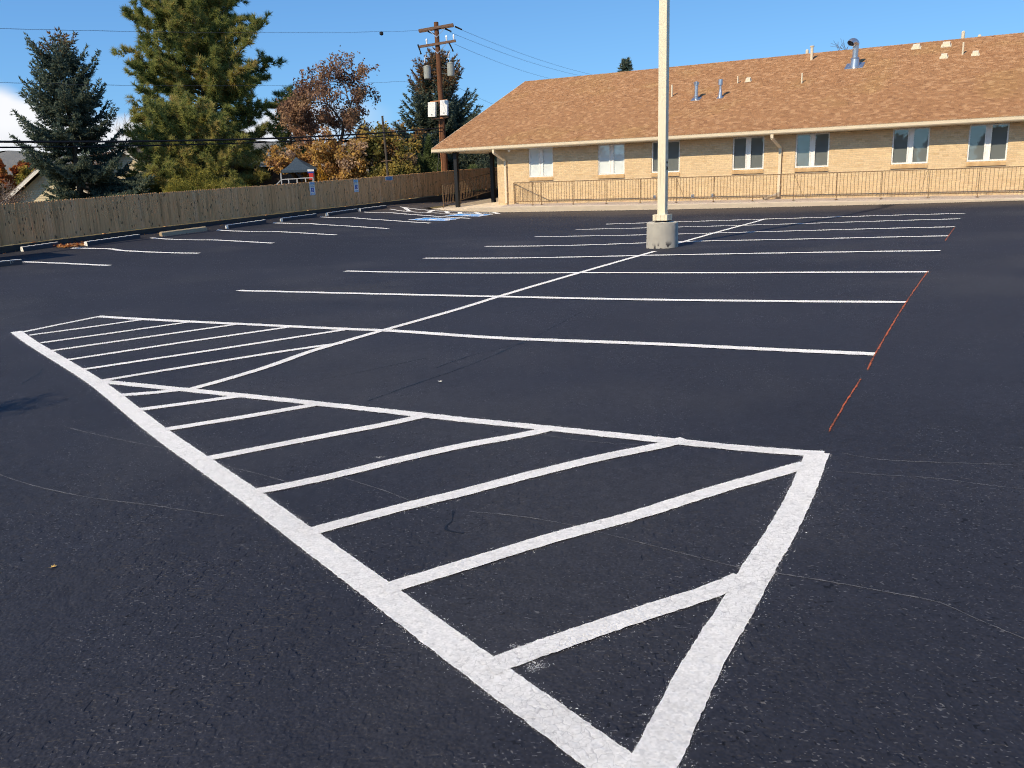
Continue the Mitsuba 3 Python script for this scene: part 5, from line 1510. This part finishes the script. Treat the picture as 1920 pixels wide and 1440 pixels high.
pine('pine_tree', 'smaller dark pine tucked between the big pine and the bare brown tree', [-14.4, 59, 1.0], 7.0, 1.5, 22, PINEC[:4], z_low=0.35, n_br=46, per=18)
bush('yellow_green_shrub', 'broad yellow-green evergreen shrub right against the fence below the pines', [-16.6, 46.5, 0.3], 2.7, 2.6, 31, [[0.15, 0.165, 0.045], [0.33, 0.305, 0.075], [0.46, 0.40, 0.11]], 20000, (0.20, 0.045), 0.35, lumps=26)
bush('yellow_green_shrub', 'low rounded olive shrub against the fence, right of the big pine', [-14.0, 44.6, 0.7], 1.95, 1.0, 32, [[0.12, 0.14, 0.045], [0.27, 0.27, 0.08], [0.38, 0.33, 0.11]], 5000, (0.18, 0.045), 0.35)
BROWN = [[0.18, 0.11, 0.085], [0.27, 0.16, 0.11], [0.36, 0.22, 0.14], [0.42, 0.28, 0.16]]
broadleaf('bare_brown_tree', 'half-bare tree with withered purple-brown leaves against the sky', [-10.75, 52.5, 1.0], 8.4, 0.80, 48, BROWN, leaf=0.13, trunk_r=0.20, depth=7, n_leaf=4, fork=0.25, up=0.4, keep=0.95, crown=(0.37, 0.62, 0.42))
MAPLE = [[0.36, 0.19, 0.115], [0.47, 0.27, 0.10], [0.57, 0.37, 0.11], [0.47, 0.34, 0.25]]
for x, y, h_, sd, lab in ((-11.7, 49.6, 3.7, 51, 'orange-brown autumn tree left of and behind the canopy'), (-9.7, 48.6, 3.9, 52, 'orange-gold autumn tree below the half-bare tree'), (-8.2, 47.8, 3.2, 53, 'rust-brown autumn tree right of the orange-gold one')):
    broadleaf('autumn_tree', lab, [x, y, 0.9], h_, 0.95, sd, MAPLE, leaf=0.15, trunk_r=0.10, depth=5, n_leaf=6, fork=0.22, up=0.5, keep=0.8)
bush('orange_shrub', 'narrow upright orange-yellow shrub at the right end of the canopy', [-9.95, 46.6, 0.95], 1.95, 0.55, 54, [[0.36, 0.17, 0.03], [0.52, 0.30, 0.05], [0.60, 0.38, 0.09]], 3600, (0.12, 0.06), 0.5, mat='leaves')
OAK = [[0.13, 0.14, 0.05], [0.25, 0.22, 0.07], [0.42, 0.30, 0.08], [0.33, 0.18, 0.08]]
broadleaf('gnarled_tree', 'crooked dark-limbed tree with olive and gold leaves, left of the slim pole', [-7.2, 48.2, 1.0], 3.9, 1.05, 61, OAK, leaf=0.15, trunk_r=0.13, depth=5, n_leaf=7, fork=0.24, up=0.35, lean=(-0.15, 0), crown=(0.36, 0.6, 0.5))
broadleaf('olive_shrub', 'loose olive shrub on the fence left of the slim pole', [-6.9, 46.9, 0.95], 1.9, 0.9, 62, OAK[:3], leaf=0.13, trunk_r=0.04, depth=4, n_leaf=9, fork=0.3, up=0.6, stems=3, category='shrub')
broadleaf('brown_shrub', 'dry brown twiggy shrub right of the slim pole', [-6.1, 51.0, 1.0], 2.7, 0.8, 63, [[0.20, 0.13, 0.09], [0.27, 0.18, 0.12], [0.33, 0.25, 0.12]], leaf=0.10, trunk_r=0.04, depth=4, n_leaf=6, fork=0.3, up=0.8, stems=4, category='shrub', bark='pale_bark')
spruce('spruce_tree', 'tall spruce hung with brown cones directly behind the utility pole', [-4.4, 60, 0.9], 9.25, 4.0, 12, SPRUCE, CONES, 0.60, dense=1.1, power=0.72, jag=(0.55, 1.2), blade=(0.19, 0.08))
JUN = [[0.08, 0.115, 0.05], [0.15, 0.20, 0.08], [0.23, 0.28, 0.125]]
bush('juniper', 'tall light green juniper just left of the utility pole', [-4.35, 50.5, 1.0], 3.4, 1.15, 71, JUN, 12000, (0.15, 0.05), 0.65, lumps=11)
bush('juniper', 'low light green juniper spreading left along the fence', [-5.45, 48.8, 0.95], 2.0, 1.0, 72, JUN, 8000, (0.14, 0.05), 0.45)
bush('juniper', 'small juniper at the very foot of the utility pole', [-3.3, 47.2, 1.0], 1.75, 0.75, 73, JUN, 5000, (0.13, 0.045), 0.45)
bush('juniper', 'shaded green juniper seen under the porch roof', [-1.9, 52, 1.0], 1.7, 1.3, 74, JUN, 6500, (0.15, 0.05), 0.4)
spruce('spruce_tree', 'dark spruce seen below the porch eave', [-1.75, 58, 0.9], 4.6, 2.2, 13, SPRUCE, None, dense=0.8, blade=(0.18, 0.07))
broadleaf('golden_tree', 'golden-leaved tree glimpsed beneath the porch roof', [-1.0, 66, 0.9], 4.0, 0.8, 75, [[0.36, 0.26, 0.04], [0.48, 0.36, 0.07], [0.30, 0.24, 0.05]], leaf=0.2, trunk_r=0.08, depth=4, n_leaf=12, fork=0.28)
GOLD = [[0.36, 0.21, 0.07], [0.46, 0.29, 0.10], [0.38, 0.22, 0.12]]
broadleaf('golden_tree', 'far golden tree rising right behind the slim pole', [-10.2, 80, 1.0], 6.0, 0.6, 76, GOLD, leaf=0.24, trunk_r=0.12, depth=5, n_leaf=6, fork=0.25, up=0.9)
# left edge
broadleaf('bare_shrub', 'tangle of bare brown twigs at the left edge above the fence', [-25.6, 43.5, 0.2], 2.6, 0.95, 81, BROWN, trunk_r=0.05, depth=5, n_leaf=1, leaf=0.08, fork=0.28, up=0.4, stems=4, bark='pale_bark', category='shrub', keep=0.25)
bush('dark_evergreen', 'dark evergreen cut off by the left edge of the frame', [-31.0, 50.0, -0.2], 4.2, 1.4, 82, [[0.02, 0.03, 0.02], [0.04, 0.05, 0.03], [0.06, 0.065, 0.04]], 6000, (0.2, 0.08), 0.5, category='tree')
broadleaf('autumn_tree', 'yellow-green turning tree above the white rake of the left house', [-38.2, 70, -0.4], 4.4, 0.8, 83, [[0.13, 0.15, 0.04], [0.25, 0.22, 0.05], [0.38, 0.24, 0.06]], leaf=0.24, trunk_r=0.12, depth=5, n_leaf=7, fork=0.24)
for x, y, h_, sd, lab, pal in ((-74, 135, 8.2, 84, 'far red-orange tree at the left, under the cables', [[0.30, 0.08, 0.035], [0.42, 0.15, 0.05], [0.36, 0.18, 0.06]]), (-66, 128, 7.0, 85, 'far orange tree right of the red-orange one', [[0.40, 0.18, 0.05], [0.46, 0.25, 0.07], [0.30, 0.2, 0.06]]), (-79, 140, 8.0, 86, 'far muted green tree left of the red-orange one', [[0.10, 0.11, 0.05], [0.2, 0.17, 0.07], [0.24, 0.16, 0.08]]), (-56, 110, 5.4, 87, 'far tan-orange tree beside the left spruce', [[0.38, 0.2, 0.08], [0.42, 0.27, 0.12], [0.3, 0.2, 0.1]])):
    broadleaf('autumn_tree', lab, [x, y, -0.7], h_, 0.85, sd, pal, leaf=0.5, trunk_r=0.2, depth=4, n_leaf=12, fork=0.25)
PINK = [[0.30, 0.19, 0.14], [0.38, 0.26, 0.19], [0.42, 0.30, 0.18]]
for x, y, h_, sd, lab, lf in ((-38.5, 90, 10.4, 88, 'tall thin bare tree between the spruce and the big pine', 0), (-40.5, 88, 7.0, 89, 'pinkish half-bare tree left of the thin bare one', 2), (-36.6, 92, 6.4, 90, 'pinkish half-bare tree right of the thin bare one', 2)):
    broadleaf('bare_tree', lab, [x, y, -0.5], h_, 0.5 if lf == 0 else 0.8, sd, PINK, leaf=0.22, trunk_r=0.10, depth=5, n_leaf=lf, fork=0.3, up=1.2, bark='pale_bark', twig_r=0.03)
# tips that show above the brick building's ridge
spruce('spruce_tree', 'conifer tip poking above the ridge left of the light pole', [11.95, 85, 2.0], 10.4, 2.6, 14, SPRUCE, None, low=0.5, dense=0.8, blade=(0.26, 0.10))
broadleaf('bare_tree', 'bare treetop above the ridge, right of the big hooked vent', [33.4, 80, 2.0], 11.2, 0.75, 91, PINK, trunk_r=0.16, depth=6, n_leaf=0, fork=0.26, up=1.1, twig_r=0.024)

# ---------------------------------------------------------------- just left of the frame: what throws the two shadows on the asphalt
DU = thing('dumpster', 'tall grey steel dumpster at the far left of the car park, outside the frame', 'dumpster')
c0 = np.array([-15.1, 21.67]); zz = float(lot_z(*c0))
e = np.array([*FV, 0]); g = np.array([-FN[0], -FN[1], 0])
P = lambda x, y, z: np.array([c0[0], c0[1], zz]) + e * x + g * y + np.array([0, 0, z])
put('bin', MB().hexa([P(-0.95, -0.6, 0.1), P(0.95, -0.6, 0.1), P(0.95, 0.75, 0.1), P(-0.95, 0.75, 0.1), P(-1.0, -0.8, 1.95), P(1.0, -0.8, 1.95), P(1.0, 0.8, 1.85), P(-1.0, 0.8, 1.85)]), 'transformer_grey', DU)
put('lid', MB().hexa([P(-1.02, -0.82, 1.952), P(1.02, -0.82, 1.952), P(1.02, 0.82, 1.852), P(-1.02, 0.82, 1.852), P(-1.02, -0.82, 2.0), P(1.02, -0.82, 2.0), P(1.02, 0.82, 1.90), P(-1.02, 0.82, 1.90)]), 'dark_metal', DU)
TB = thing('planter', 'round concrete planter outside the frame on the left', 'planter')
pb = np.array([-7.35, 4.12]); pz = float(lot_z(*pb))
put('tub', MB().tube([[*pb, pz - 0.05], [*pb, pz + 0.55], [*pb, pz + 0.6]], [0.42, 0.55, 0.5], 20), 'concrete', TB, smooth=40)
spruce('planter_conifer', 'small conifer growing in the planter outside the frame', [*pb, pz + 0.55], 2.75, 0.62, 15, SPRUCE, None, blade=(0.09, 0.03), category='small conifer')
# unseen trees added behind the camera to darken what the window panes mirror
r_ = np.random.default_rng(5)
fol, tr_ = MB(), MB()
for i in range(46):
    an = math.radians(-215 + 165 * i / 45 + r_.uniform(-3, 3))
    d_ = r_.uniform(48, 75)
    q = np.array([d_ * math.cos(an), d_ * math.sin(an), 0.0])
    hh, ww = r_.uniform(4, 9), r_.uniform(2.5, 4.0)
    m_ = 900
    u = unit(r_.normal(size=(m_, 3))) * (r_.random((m_, 1)) ** 0.4)
    leafs(fol, q + [0, 0, 0.58 * hh] + u * [ww, ww, 0.45 * hh], 0.75, pick(r_, m_, [[0.06, 0.08, 0.03], [0.16, 0.13, 0.05], [0.10, 0.10, 0.05]]), r_)
    tr_.tube([q - [0, 0, 1], q + [0, 0, 0.5 * hh]], 0.2, 5)
put('far_trees', fol, 'needles', kind='stuff', color=True, label='unseen belt of trees added behind the camera to darken the pane reflections', category='trees')
put('trunks', tr_, 'bark', 'far_trees', kind='stuff')
for k_ in [k for k in scene if isinstance(scene[k], dict) and k.count('__') > 2]:
    raise RuntimeError(k_)
